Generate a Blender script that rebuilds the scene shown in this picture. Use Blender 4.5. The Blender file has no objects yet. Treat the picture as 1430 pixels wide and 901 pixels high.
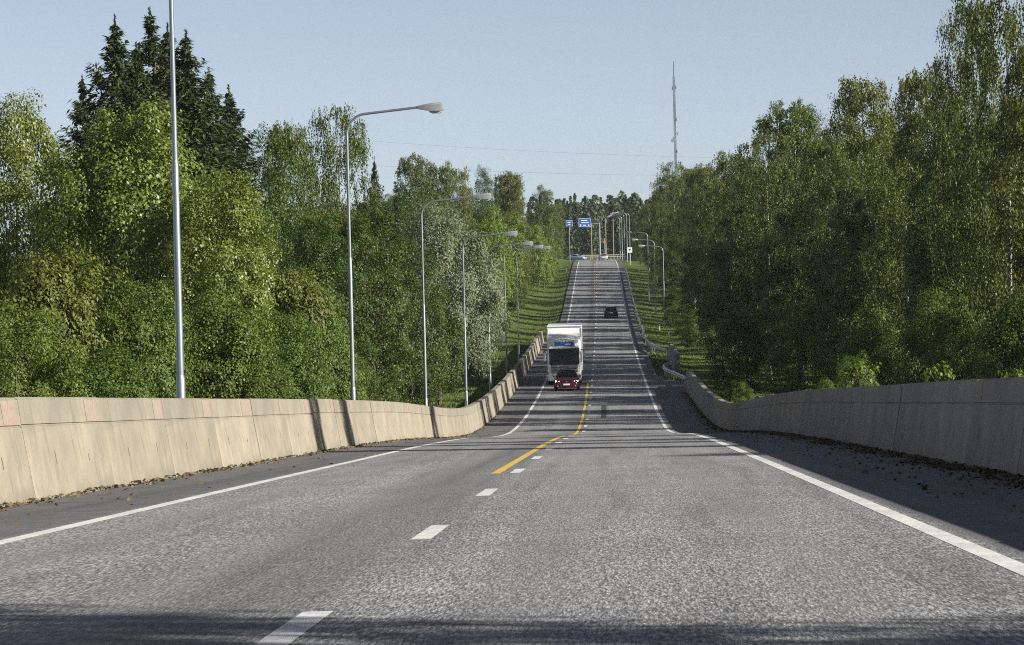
import bpy, bmesh, math, random
import numpy as np
from mathutils import Vector, Matrix, Quaternion
R = math.radians
sc = bpy.context.scene
C = sc.collection

# ------------------------------------------------------------------ camera
FPX, RHO, EYE = 4600.0, 0.0227, 1.08            # focal length in photo pixels (1430 wide), roll, eye height
VPU, VH = 146.4, -82.8                          # +Y direction and eye-level line, photo pixels from the centre
cam_d = bpy.data.cameras.new('camera'); cam = bpy.data.objects.new('camera', cam_d); C.objects.link(cam)
cam_d.sensor_width = 36.0; cam_d.lens = FPX / 1430.0 * 36.0; cam_d.clip_start = 0.1; cam_d.clip_end = 6000
_yaw, _pit = math.atan(VPU / FPX), math.atan(-VH / FPX)
_F = Vector((-math.sin(_yaw) * math.cos(_pit), math.cos(_yaw) * math.cos(_pit), -math.sin(_pit)))
_R0 = _F.cross(Vector((0, 0, 1))).normalized(); _U0 = _R0.cross(_F)
_U = _U0 * math.cos(RHO) + _R0 * math.sin(RHO); _Rt = _R0 * math.cos(RHO) - _U0 * math.sin(RHO)
cam.matrix_world = Matrix(((_Rt.x, _U.x, -_F.x, 0), (_Rt.y, _U.y, -_F.y, 0), (_Rt.z, _U.z, -_F.z, EYE), (0, 0, 0, 1)))
sc.camera = cam

# ------------------------------------------------------------------ sky, sun, exposure
SUN_EL, SUN_AZ = 25.5, 114.0                    # azimuth clockwise from +Y (the way the road runs)
w = bpy.data.worlds.new('World'); sc.world = w; w.use_nodes = True
nt = w.node_tree; bg = nt.nodes['Background']; bg.inputs[1].default_value = 0.058
sky = nt.nodes.new('ShaderNodeTexSky'); sky.sky_type = 'NISHITA'; sky.sun_disc = False
sky.sun_elevation = R(SUN_EL); sky.sun_rotation = R(SUN_AZ)
sky.altitude = 100; sky.air_density = 0.5; sky.dust_density = 0.2; sky.ozone_density = 2.5
hsv = nt.nodes.new('ShaderNodeHueSaturation'); hsv.inputs['Saturation'].default_value = 0.58   # thin milky summer air
nt.links.new(sky.outputs[0], hsv.inputs['Color']); nt.links.new(hsv.outputs[0], bg.inputs[0])
sun_d = bpy.data.lights.new('sun', 'SUN'); sun_d.energy = 5.0; sun_d.angle = R(0.53); sun_d.color = (1.0, 0.945, 0.85)
sun = bpy.data.objects.new('sun', sun_d); C.objects.link(sun); sun.location = (60, -20, 60)
_s = Vector((math.sin(R(SUN_AZ)) * math.cos(R(SUN_EL)), math.cos(R(SUN_AZ)) * math.cos(R(SUN_EL)), math.sin(R(SUN_EL))))
sun.rotation_euler = _s.to_track_quat('Z', 'Y').to_euler()
sc.view_settings.view_transform = 'Standard'; sc.view_settings.look = 'None'
sc.view_settings.gamma = 1.0; sc.view_settings.exposure = 0.9
sc.render.engine = 'CYCLES'
sc.cycles.max_bounces = 6; sc.cycles.transparent_max_bounces = 8; sc.cycles.use_denoising = False; sc.cycles.sample_clamp_indirect = 2.5
sc.cycles.pixel_filter_type = 'BLACKMAN_HARRIS'; sc.cycles.filter_width = 1.05

rng = np.random.default_rng(7); random.seed(7)

# ------------------------------------------------------------------ helpers: tagging, meshes, materials
def tag(o, label=None, cat=None, group=None, kind=None):
    if label: o['label'] = label
    if cat: o['category'] = cat
    if group: o['group'] = group
    if kind: o['kind'] = kind
    return o

def empty(name, loc=(0, 0, 0), rz=0.0):
    o = bpy.data.objects.new(name, None); C.objects.link(o); o.empty_display_size = 0.3
    o.location = loc; o.rotation_euler = (0, 0, rz); return o

def link(name, me, parent=None):
    o = bpy.data.objects.new(name, me); C.objects.link(o)
    if parent: o.parent = parent
    return o

def copy_tree(o, parent=None):
    c = o.copy(); C.objects.link(c); c.parent = parent
    for ch in list(o.children): copy_tree(ch, c)
    return c

def np_mesh(name, V, Fc, mats, smooth=False, mat_idx=None):
    """V (n,3), Fc (m,k) faces of equal size"""
    me = bpy.data.meshes.new(name); V = np.asarray(V, np.float32); Fc = np.asarray(Fc, np.int32)
    m, k = Fc.shape
    me.vertices.add(len(V)); me.vertices.foreach_set('co', V.ravel())
    me.loops.add(m * k); me.loops.foreach_set('vertex_index', Fc.ravel())
    me.polygons.add(m); me.polygons.foreach_set('loop_start', np.arange(0, m * k, k, dtype=np.int32))
    me.polygons.foreach_set('loop_total', np.full(m, k, np.int32))
    if smooth: me.polygons.foreach_set('use_smooth', np.ones(m, bool))
    for mt in (mats if isinstance(mats, (list, tuple)) else [mats]): me.materials.append(mt)
    if mat_idx is not None: me.polygons.foreach_set('material_index', np.asarray(mat_idx, np.int32))
    me.update(calc_edges=True); me.validate(); return me

class MB:
    def __init__(s): s.v = []; s.f = []
    def add(s, vs, fs):
        n = len(s.v); s.v += [tuple(map(float, p)) for p in vs]; s.f += [tuple(i + n for i in f) for f in fs]; return s
    def box(s, c, d, M=None, taper=None):
        x, y, z = d[0] / 2, d[1] / 2, d[2] / 2
        P = [Vector((sx * x, sy * y, sz * z)) for sz in (-1, 1) for sy in (-1, 1) for sx in (-1, 1)]
        if taper: P = [Vector((p.x * (taper if p.z > 0 else 1), p.y * (taper if p.z > 0 else 1), p.z)) for p in P]
        if M is not None: P = [M @ p for p in P]
        P = [p + Vector(c) for p in P]
        return s.add(P, [(0, 2, 3, 1), (4, 5, 7, 6), (0, 1, 5, 4), (2, 6, 7, 3), (1, 3, 7, 5), (0, 4, 6, 2)])
    def tube(s, pts, rad, n=8, cap=True):
        pts = [Vector(p) for p in pts]; rad = rad if isinstance(rad, (list, tuple)) else [rad] * len(pts)
        rings = []; ref = None
        for i, p in enumerate(pts):
            t = (pts[min(i + 1, len(pts) - 1)] - pts[max(i - 1, 0)])
            t = t.normalized() if t.length > 1e-9 else Vector((0, 0, 1))
            if ref is None: ref = Vector((1, 0, 0)) if abs(t.x) < 0.9 else Vector((0, 1, 0))
            a = (ref - t * ref.dot(t)).normalized(); b = t.cross(a); ref = a
            rings.append([p + (a * math.cos(2 * math.pi * k / n) + b * math.sin(2 * math.pi * k / n)) * rad[i] for k in range(n)])
        vs = [q for r in rings for q in r]
        fs = [(i * n + k, i * n + (k + 1) % n, (i + 1) * n + (k + 1) % n, (i + 1) * n + k) for i in range(len(pts) - 1) for k in range(n)]
        if cap: fs += [tuple(range(n - 1, -1, -1)), tuple((len(pts) - 1) * n + k for k in range(n))]
        return s.add(vs, fs)
    def loft(s, secs, cap=True):
        n = len(secs[0]); vs = [p for q in secs for p in q]
        fs = [(i * n + k, i * n + (k + 1) % n, (i + 1) * n + (k + 1) % n, (i + 1) * n + k) for i in range(len(secs) - 1) for k in range(n)]
        if cap: fs += [tuple(range(n - 1, -1, -1)), tuple((len(secs) - 1) * n + k for k in range(n))]
        return s.add(vs, fs)
    def build(s, name, mat, parent=None, smooth=False, bevel=0, fix=True):
        me = bpy.data.meshes.new(name); me.from_pydata(s.v, [], s.f); me.materials.append(mat)
        if fix or bevel:
            bm = bmesh.new(); bm.from_mesh(me); bmesh.ops.recalc_face_normals(bm, faces=bm.faces)
            if bevel: bmesh.ops.bevel(bm, geom=list(bm.edges), offset=bevel, segments=2, affect='EDGES', profile=0.6, clamp_overlap=True)
            bm.to_mesh(me); bm.free()
        if smooth:
            me.polygons.foreach_set('use_smooth', np.ones(len(me.polygons), bool))
            me.set_sharp_from_angle(angle=R(40))
        me.update(); return link(name, me, parent)

class NT:
    """small node-building helper"""
    def __init__(s, name):
        s.m = bpy.data.materials.new(name); s.m.use_nodes = True; s.t = s.m.node_tree; s.b = s.t.nodes['Principled BSDF']
        s.out = s.t.nodes['Material Output']
    def n(s, typ, ins=None, **kw):
        nd = s.t.nodes.new('ShaderNode' + typ)
        for k, v in kw.items(): setattr(nd, k, v)
        for k, v in (ins or {}).items(): s.put(nd.inputs[k], v)
        return nd
    def put(s, sock, v):
        if isinstance(v, bpy.types.NodeSocket): s.t.links.new(v, sock)
        elif isinstance(v, (tuple, list)) and len(v) == 3 and sock.type == 'RGBA': sock.default_value = (*v, 1)
        else: sock.default_value = v
    def noise(s, scale, detail=3, rough=0.55, vec=None):
        nd = s.n('TexNoise', {'Scale': scale, 'Detail': detail, 'Roughness': rough})
        if vec is not None: s.put(nd.inputs['Vector'], vec)
        return nd.outputs['Fac']
    def ramp(s, fac, stops):
        nd = s.n('ValToRGB'); s.put(nd.inputs[0], fac); e = nd.color_ramp.elements
        while len(e) < len(stops): e.new(0.5)
        for el, (p, c) in zip(e, stops): el.position = p; el.color = (*c, 1) if len(c) == 3 else c
        return nd.outputs[0]
    def mix(s, fac, a, b, mode='MIX'):
        nd = s.n('Mix', data_type='RGBA', blend_type=mode); s.put(nd.inputs[0], fac); s.put(nd.inputs[6], a); s.put(nd.inputs[7], b)
        return nd.outputs[2]
    def math(s, op, a, b=0.0):
        nd = s.n('Math', operation=op); s.put(nd.inputs[0], a); s.put(nd.inputs[1], b); return nd.outputs[0]
    def mapr(s, v, a, b, c=0.0, d=1.0):
        nd = s.n('MapRange', interpolation_type='SMOOTHSTEP'); s.put(nd.inputs[0], v)
        for i, q in enumerate((a, b, c, d)): nd.inputs[i + 1].default_value = q
        return nd.outputs[0]
    def bump(s, h, strength=0.3, dist=0.02):
        nd = s.n('Bump', {'Strength': strength, 'Distance': dist, 'Height': h}); s.put(s.b.inputs['Normal'], nd.outputs[0])
    def fin(s, col=None, rough=None, metal=None, spec=None):
        if col is not None: s.put(s.b.inputs['Base Color'], col)
        if rough is not None: s.put(s.b.inputs['Roughness'], rough)
        if metal is not None: s.put(s.b.inputs['Metallic'], metal)
        if spec is not None: s.put(s.b.inputs['Specular IOR Level'], spec)
        return s.m

def plain(name, col, rough=0.5, metal=0.0, var=0.12, scale=6.0, spec=0.5):
    t = NT(name); f = t.noise(scale, 4)
    dark = tuple(c * (1 - var) for c in col); lite = tuple(min(1, c * (1 + var)) for c in col)
    return t.fin(t.ramp(f, [(0.3, dark), (0.7, lite)]), rough, metal, spec)

def emis(name, col, s):
    t = NT(name); t.fin(col, 0.3); t.put(t.b.inputs['Emission Color'], col); t.b.inputs['Emission Strength'].default_value = s; return t.m

def leaf_mat(name, cols, trans=0.35, rough=0.55, hue_var=0.03, val_var=0.3, spec=0.35):
    t = NT(name); t.t.nodes.remove(t.b)
    geo = t.n('NewGeometry'); oi = t.n('ObjectInfo')
    n = len(cols); col = t.ramp(geo.outputs['Random Per Island'], [(i / max(1, n - 1), c) for i, c in enumerate(cols)])
    hs = t.n('HueSaturation', {'Color': col})
    t.put(hs.inputs['Hue'], t.math('ADD', t.math('MULTIPLY', oi.outputs['Random'], hue_var), 0.5 - hue_var / 2))
    r2 = t.math('FRACT', t.math('MULTIPLY', oi.outputs['Random'], 17.31))
    t.put(hs.inputs['Value'], t.math('ADD', t.math('MULTIPLY', r2, val_var), 1 - val_var / 2))
    pr = t.n('BsdfPrincipled', {'Base Color': hs.outputs[0], 'Roughness': rough, 'Specular IOR Level': spec})
    tr = t.n('BsdfTranslucent', {'Color': t.mix(1.0, hs.outputs[0], (1.0, 1.0, 0.55), 'MULTIPLY')})
    mx = t.n('MixShader'); mx.inputs[0].default_value = trans
    t.t.links.new(pr.outputs[0], mx.inputs[1]); t.t.links.new(tr.outputs[0], mx.inputs[2])
    t.t.links.new(mx.outputs[0], t.out.inputs[0]); return t.m

# ------------------------------------------------------------------ the lie of the land
def pchip(xs, ys):
    xs = np.array(xs, float); ys = np.array(ys, float); h = np.diff(xs); d = np.diff(ys) / h
    m = np.zeros_like(ys); m[0] = d[0]; m[-1] = d[-1]
    for i in range(1, len(xs) - 1): m[i] = (d[i - 1] * h[i] + d[i] * h[i - 1]) / (h[i] + h[i - 1])
    def fn(q):
        q = np.asarray(q, float); i = np.clip(np.searchsorted(xs, q) - 1, 0, len(xs) - 2); t = np.clip((q - xs[i]) / h[i], -20, 20)
        tt = np.clip(t, 0, 1); a = ys[i]; b = ys[i + 1]
        v = (2 * tt**3 - 3 * tt**2 + 1) * a + (tt**3 - 2 * tt**2 + tt) * h[i] * m[i] + (3 * tt**2 - 2 * tt**3) * b + (tt**3 - tt**2) * h[i] * m[i + 1]
        v = v + np.where(t > 1, (q - xs[-1]) * m[-1], 0) + np.where(t < 0, (q - xs[0]) * m[0], 0)
        return v
    return fn
zr = pchip([-60, 0, 60, 90, 110, 130, 145, 157, 181, 212, 259, 340, 419, 468, 510, 557, 615, 650, 700, 760, 850, 1000, 1400, 2600],
           [2.53, 0, -2.53, -3.82, -4.75, -5.78, -6.52, -7.03, -7.62, -7.93, -8.02, -7.62, -6.38, -4.95, -3.4, -1.75, -0.05, 0.72, 1.2, 1.45, 2.2, 3.2, 5, 8])
xr = pchip([-60, 0, 100, 157, 212, 259, 419, 497, 557, 615, 700, 850, 1400, 2600],
           [-1.6, -1.6, -1.61, -1.7, -1.83, -2.02, -2.65, -3.0, -3.27, -3.6, -4.1, -5.0, -8, -16])
def sstep(a, b, x): t = np.clip((np.asarray(x, float) - a) / (b - a), 0, 1); return t * t * (3 - 2 * t)
def ground(t, Y):
    """height of the ground at lateral offset t from the centre line"""
    t = np.asarray(t, float); Y = np.asarray(Y, float); z = zr(Y)
    wl = 1 - sstep(345, 375, Y); wr = 1 - sstep(228, 262, Y)
    L = wl * (-0.12 - 1.3 * sstep(9.5, 18, -t)) + (1 - wl) * (-0.1 - 0.25 * sstep(4.6, 6.5, -t) + 1.3 * sstep(7, 16, -t))
    Rr = wr * (-0.15 - 2.6 * sstep(7.6, 15, t)) + (1 - wr) * (-0.1 - 0.45 * sstep(5.2, 9, t) - 0.3 * sstep(10, 18, t))
    s = np.where(t < 0, L, Rr)
    rough = 0.25 * np.sin(t * 0.31 + Y * 0.05) * np.cos(Y * 0.11 + 1.3) * sstep(9, 14, np.abs(t))
    return z + s + rough
def W(t, Y): return float(xr(Y) + t), float(Y)
def from_px(px, py, D):
    """direction of a photo pixel met at forward distance D -> X and Z"""
    x, y = px - 715, py - 450.5; c, s = math.cos(RHO), math.sin(RHO)
    u, v = x * c - y * s, x * s + y * c
    return (u - VPU) / FPX * D, EYE - (v - VH) / FPX * D

# ------------------------------------------------------------------ materials
M = {}
def mk_asphalt():
    t = NT('asphalt'); tc = t.n('TexCoord').outputs['Object']
    lat = t.n('Attribute', attribute_name='lat').outputs['Fac']
    ts = t.n('Mapping', {'Vector': tc, 'Scale': (1.0, 0.12, 1.0)}).outputs[0]; g1 = t.noise(42, 3, 0.7, ts); g2 = t.n('TexVoronoi', {'Scale': 58.0, 'Vector': ts}).outputs['Distance']
    big = t.noise(0.35, 5, 0.6, tc); mid = t.noise(2.2, 4, 0.6, tc)
    grain = t.ramp(g1, [(0.36, (0.07, 0.072, 0.076)), (0.5, (0.222, 0.225, 0.23)), (0.65, (0.60, 0.60, 0.595))])
    grain = t.mix(0.45, grain, t.ramp(g2, [(0.1, (0.46, 0.455, 0.44)), (0.55, (0.11, 0.11, 0.112))]))
    lane = t.mix(1.0, grain, t.ramp(big, [(0.3, (0.84, 0.84, 0.85)), (0.7, (1.1, 1.09, 1.06))]), 'MULTIPLY')
    fine = t.mix(1.0, t.ramp(t.noise(50, 3, 0.6, tc), [(0.35, (0.075, 0.075, 0.079)), (0.65, (0.17, 0.17, 0.173))]),
                 t.ramp(mid, [(0.3, (0.75, 0.75, 0.76)), (0.75, (1.12, 1.11, 1.08))]), 'MULTIPLY')
    # shoulder outside the edge lines: older, smoother, darker
    jig = t.math('MULTIPLY', t.math('SUBTRACT', mid, 0.5), 0.25)
    al = t.math('ADD', lat, jig)
    sh = t.math('MAXIMUM', t.mapr(al, 4.05, 4.3), t.mapr(al, -3.55, -3.8))
    # worn smooth strip left of the centre line
    cen = t.math('MULTIPLY', t.mapr(t.math('ABSOLUTE', t.math('ADD', al, 0.55)), 0.75, 0.25), t.ramp(big, [(0.25, (0.55,) * 3), (0.6, (1,) * 3)]))
    col = t.mix(cen, lane, t.mix(0.35, fine, lane)); col = t.mix(sh, col, fine)
    # polished wheel tracks
    sm = t.n('Mapping', {'Vector': tc, 'Scale': (2.2, 0.035, 1.0)}).outputs[0]; lng = t.noise(1.0, 5, 0.6, sm)
    col = t.mix(1.0, col, t.ramp(lng, [(0.3, (0.72, 0.725, 0.735)), (0.5, (1.0, 1.0, 1.0)), (0.72, (1.14, 1.14, 1.13))]), 'MULTIPLY')
    trk = None
    for c0 in (-2.75, -1.2, 1.05, 2.75):
        q = t.mapr(t.math('ABSOLUTE', t.math('SUBTRACT', lat, c0)), 0.45, 0.1); trk = q if trk is None else t.math('MAXIMUM', trk, q)
    col = t.mix(t.math('MULTIPLY', trk, 0.32), col, (0.185, 0.187, 0.19))
    hgt = t.math('ADD', t.math('MULTIPLY', g1, 1.0), t.math('MULTIPLY', g2, -0.5))
    t.bump(hgt, 0.55, 0.012)
    return t.fin(col, 0.82, 0, 0.3)
M['asphalt'] = mk_asphalt()
def mk_paint(name, col, wear):
    t = NT(name); tc = t.n('TexCoord').outputs['Object']
    f = t.ramp(t.noise(26, 4, 0.65, tc), [(0.34, (0, 0, 0)), (0.47, (1, 1, 1))]); g = t.noise(1.5, 3, 0.6, tc)
    c = t.mix(f, tuple(q * wear for q in col), col); c = t.mix(1.0, c, t.ramp(g, [(0.3, (0.7,) * 3), (0.7, (1, 1, 1))]), 'MULTIPLY')
    t.bump(t.noise(40, 2, 0.6, tc), 0.3, 0.006); return t.fin(c, 0.7, 0, 0.3)
M['white_line'] = mk_paint('white_line_paint', (0.74, 0.74, 0.72), 0.5)
M['yellow_line'] = mk_paint('yellow_line_paint', (0.72, 0.50, 0.09), 0.5)
M['patch'] = plain('dark_patch', (0.035, 0.035, 0.037), 0.8, 0, 0.3, 20)
def mk_concrete(name, base, top):
    t = NT(name); tc = t.n('TexCoord').outputs['Object']; oi = t.n('ObjectInfo').outputs['Random']
    sp = t.n('SeparateXYZ', {0: tc}); z = sp.outputs[2]
    a = t.noise(1.1, 5, 0.62, tc); b = t.noise(38, 3, 0.6, tc)
    st = t.n('Mapping', {'Vector': tc, 'Scale': (4.0, 4.0, 0.22)}); drip = t.noise(2.2, 4, 0.6, st.outputs[0])
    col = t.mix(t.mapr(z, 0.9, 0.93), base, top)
    col = t.mix(1.0, col, t.ramp(a, [(0.25, (0.68, 0.69, 0.70)), (0.72, (1.12, 1.10, 1.07))]), 'MULTIPLY')
    col = t.mix(t.math('MULTIPLY', t.mapr(drip, 0.5, 0.74), 0.5), col, tuple(c * 0.42 for c in base))
    col = t.mix(1.0, col, t.ramp(b, [(0.3, (0.86,) * 3), (0.7, (1.08,) * 3)]), 'MULTIPLY')
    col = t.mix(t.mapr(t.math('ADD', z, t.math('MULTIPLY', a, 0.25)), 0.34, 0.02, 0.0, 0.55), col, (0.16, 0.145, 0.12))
    col = t.mix(1.0, col, t.ramp(oi, [(0, (0.9, 0.9, 0.9)), (1, (1.07, 1.06, 1.05))]), 'MULTIPLY')
    t.bump(t.math('ADD', b, t.math('MULTIPLY', a, 0.4)), 0.35, 0.012); return t.fin(col, 0.88, 0, 0.25)
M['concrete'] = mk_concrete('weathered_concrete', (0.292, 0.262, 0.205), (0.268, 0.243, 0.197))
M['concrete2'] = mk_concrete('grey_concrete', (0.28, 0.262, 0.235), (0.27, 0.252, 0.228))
def mk_redpaint():
    t = NT('faded_red_paint'); tc = t.n('TexCoord').outputs['Object']; oi = t.n('ObjectInfo').outputs['Random']
    f = t.mapr(t.noise(14, 5, 0.7, tc), 0.42, 0.60); c = t.mix(f, (0.262, 0.242, 0.205), (0.285, 0.165, 0.125))
    return t.fin(t.mix(t.math('MULTIPLY', oi, 0.75), c, (0.268, 0.23, 0.19)), 0.88, 0, 0.2)
M['redpaint'] = mk_redpaint()
M['slot'] = plain('slot_dark', (0.10, 0.09, 0.075), 0.9)
def mk_ground():
    t = NT('verge_ground'); tc = t.n('TexCoord').outputs['Object']
    a = t.noise(0.25, 5, 0.6, tc); b = t.noise(3.5, 5, 0.65, tc)
    g = t.ramp(b, [(0.28, (0.035, 0.05, 0.012)), (0.5, (0.085, 0.12, 0.026)), (0.72, (0.16, 0.19, 0.05))])
    d = t.ramp(b, [(0.3, (0.05, 0.042, 0.025)), (0.7, (0.13, 0.115, 0.065))])
    t.bump(b, 0.8, 0.15); return t.fin(t.mix(t.mapr(a, 0.52, 0.68), g, d), 0.95, 0, 0.1)
M['ground'] = mk_ground()
M['galv'] = plain('galvanised_steel', (0.30, 0.33, 0.36), 0.42, 0.75, 0.14, 4)
M['galv2'] = plain('galvanised_rail', (0.50, 0.52, 0.53), 0.45, 0.6, 0.15, 5)
M['lamp_shell'] = plain('lamp_housing', (0.27, 0.285, 0.30), 0.4, 0.2, 0.1, 8)
M['lamp_lens'] = plain('lamp_lens', (0.45, 0.47, 0.48), 0.15, 0, 0.05, 8)
M['bark'] = plain('bark', (0.085, 0.065, 0.045), 0.9, 0, 0.4, 9)
def mk_birchbark():
    t = NT('birch_bark'); tc = t.n('TexCoord').outputs['Object']
    mp = t.n('Mapping', {'Vector': tc, 'Scale': (2.0, 2.0, 9.0)}); f = t.noise(1.6, 4, 0.6, mp.outputs[0])
    return t.fin(t.ramp(f, [(0.36, (0.05, 0.045, 0.04)), (0.45, (0.36, 0.345, 0.31)), (0.8, (0.48, 0.46, 0.43))]), 0.8)
M['birch_bark'] = mk_birchbark()
M['maple_leaf'] = leaf_mat('maple_leaf', [(0.06, 0.095, 0.014), (0.135, 0.185, 0.026), (0.21, 0.255, 0.042), (0.28, 0.30, 0.075)], 0.34, 0.42, 0.02, 0.2, 0.5)
M['bush_leaf'] = leaf_mat('bush_leaf', [(0.048, 0.085, 0.014), (0.09, 0.142, 0.022), (0.155, 0.20, 0.036)], 0.36, 0.5, 0.03, 0.3)
M['rusty_leaf'] = leaf_mat('turning_leaf', [(0.055, 0.09, 0.014), (0.10, 0.148, 0.022), (0.16, 0.19, 0.034), (0.17, 0.155, 0.034)], 0.36, 0.5, 0.03, 0.2)
M['birch_leaf'] = leaf_mat('birch_leaf', [(0.028, 0.05, 0.009), (0.07, 0.105, 0.016), (0.15, 0.18, 0.03), (0.21, 0.22, 0.045)], 0.36, 0.45, 0.03, 0.3)
M['alder_leaf'] = leaf_mat('alder_leaf', [(0.03, 0.056, 0.01), (0.06, 0.098, 0.016), (0.11, 0.15, 0.027)], 0.3, 0.45, 0.035, 0.35)
M['willow_leaf'] = leaf_mat('willow_leaf', [(0.105, 0.135, 0.068), (0.155, 0.19, 0.105), (0.21, 0.24, 0.15)], 0.2, 0.6, 0.0, 0.1)
M['bright_leaf'] = leaf_mat('bright_leaf', [(0.075, 0.13, 0.016), (0.13, 0.20, 0.026), (0.20, 0.265, 0.045)], 0.38, 0.5, 0.02, 0.2)
M['needle'] = leaf_mat('spruce_needle', [(0.018, 0.033, 0.010), (0.034, 0.056, 0.014), (0.06, 0.085, 0.02)], 0.15, 0.55, 0.02, 0.25)
M['pine_needle'] = leaf_mat('pine_needle', [(0.03, 0.05, 0.016), (0.055, 0.08, 0.026), (0.08, 0.10, 0.035)], 0.15, 0.55, 0.04, 0.4)
M['grass'] = leaf_mat('grass_blade', [(0.07, 0.11, 0.014), (0.12, 0.17, 0.022), (0.19, 0.20, 0.05)], 0.35, 0.6, 0.02, 0.2)
M['litter'] = leaf_mat('dry_leaf', [(0.06, 0.042, 0.027), (0.12, 0.085, 0.045), (0.19, 0.14, 0.07), (0.10, 0.085, 0.04)], 0.1, 0.8, 0.0, 0.1)

# ------------------------------------------------------------------ ground, road, markings
def grid(name, Ys, Ts, zf, mat, lat=False):
    n, k = len(Ys), len(Ts[0]) if isinstance(Ts, list) and isinstance(Ts[0], (list, np.ndarray)) else len(Ts)
    TT = np.array(Ts, float) if isinstance(Ts, list) and isinstance(Ts[0], (list, np.ndarray)) else np.tile(np.array(Ts, float), (n, 1))
    YY = np.repeat(np.array(Ys, float)[:, None], k, 1)
    V = np.stack([xr(YY) + TT, YY, zf(TT, YY)], -1).reshape(-1, 3)
    i = np.arange(n - 1)[:, None] * k + np.arange(k - 1)[None]
    Fc = np.stack([i, i + 1, i + k + 1, i + k], -1).reshape(-1, 4)
    me = np_mesh(name, V, Fc, mat, True)
    if lat: a = me.attributes.new('lat', 'FLOAT', 'POINT'); a.data.foreach_set('value', TT.ravel().astype(np.float32))
    return me
Yg = np.concatenate([np.arange(-60, 700, 4.0), np.arange(700, 1000, 20), np.arange(1000, 2601, 100)])
Tg = np.concatenate([[-900, -500, -250, -120, -80, -60, -45, -35, -28], np.arange(-24, -4, 1.0), [-3, 0, 3], np.arange(4.5, 26, 1.0), [30, 38, 48, 62, 85, 120, 250, 500, 900]])
go = tag(link('ground', grid('ground', Yg, Tg, lambda t, y: ground(t, y) - 0.06 * (np.abs(t) < 7.4), M['ground'])), kind='structure')
Yr = np.concatenate([np.arange(-40, 420, 2.0), np.arange(420, 761, 4.0)])
tl = -6.05 + 1.5 * sstep(348, 372, Yr); trr = 7.1 - 2.0 * sstep(236, 262, Yr)
Tr = [np.concatenate([[a], np.linspace(-4.2, 4.6, 12), [b]]) for a, b in zip(tl, trr)]
road = tag(link('road', grid('road', Yr, Tr, lambda t, y: zr(y) + 0 * t, M['asphalt'], True)), kind='structure')
def strip(name, t0, t1, y0, y1, mat, dz=0.004, step=3.0):
    n = max(2, int((y1 - y0) / step) + 1); Ys = np.linspace(y0, y1, n); D = 1 + Ys / 90
    V = []
    for y, d in zip(Ys, D):
        for t in (t0, t1): x, yy = W(t, y); V.append((x, yy, float(zr(y)) + dz * max(0.5, d - 0.8)))
    Fc = [(2 * i, 2 * i + 1, 2 * i + 3, 2 * i + 2) for i in range(n - 1)]
    return link(name, np_mesh(name, V, Fc, mat), road)
strip('edge_line', -3.64, -3.47, -30, 705, M['white_line'], step=2)
strip('edge_line', 3.93, 4.10, -30, 705, M['white_line'], step=2)
for k in range(-2, 58):
    y = 14.2 + 11.85 * k; strip('centre_dash', -0.08, 0.08, y, y + 3.0, M['white_line'], 0.004, 1.0)
strip('yellow_barrier_line', -0.36, -0.22, 49.5, 246, M['yellow_line'], step=2)
for k in range(14): strip('yellow_dash', -0.36, -0.22, 478 + 11.85 * k, 486.5 + 11.85 * k, M['yellow_line'], 0.004, 2)
strip('asphalt_patch', 0.75, 1.05, 184, 205, M['patch'], 0.003)

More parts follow.
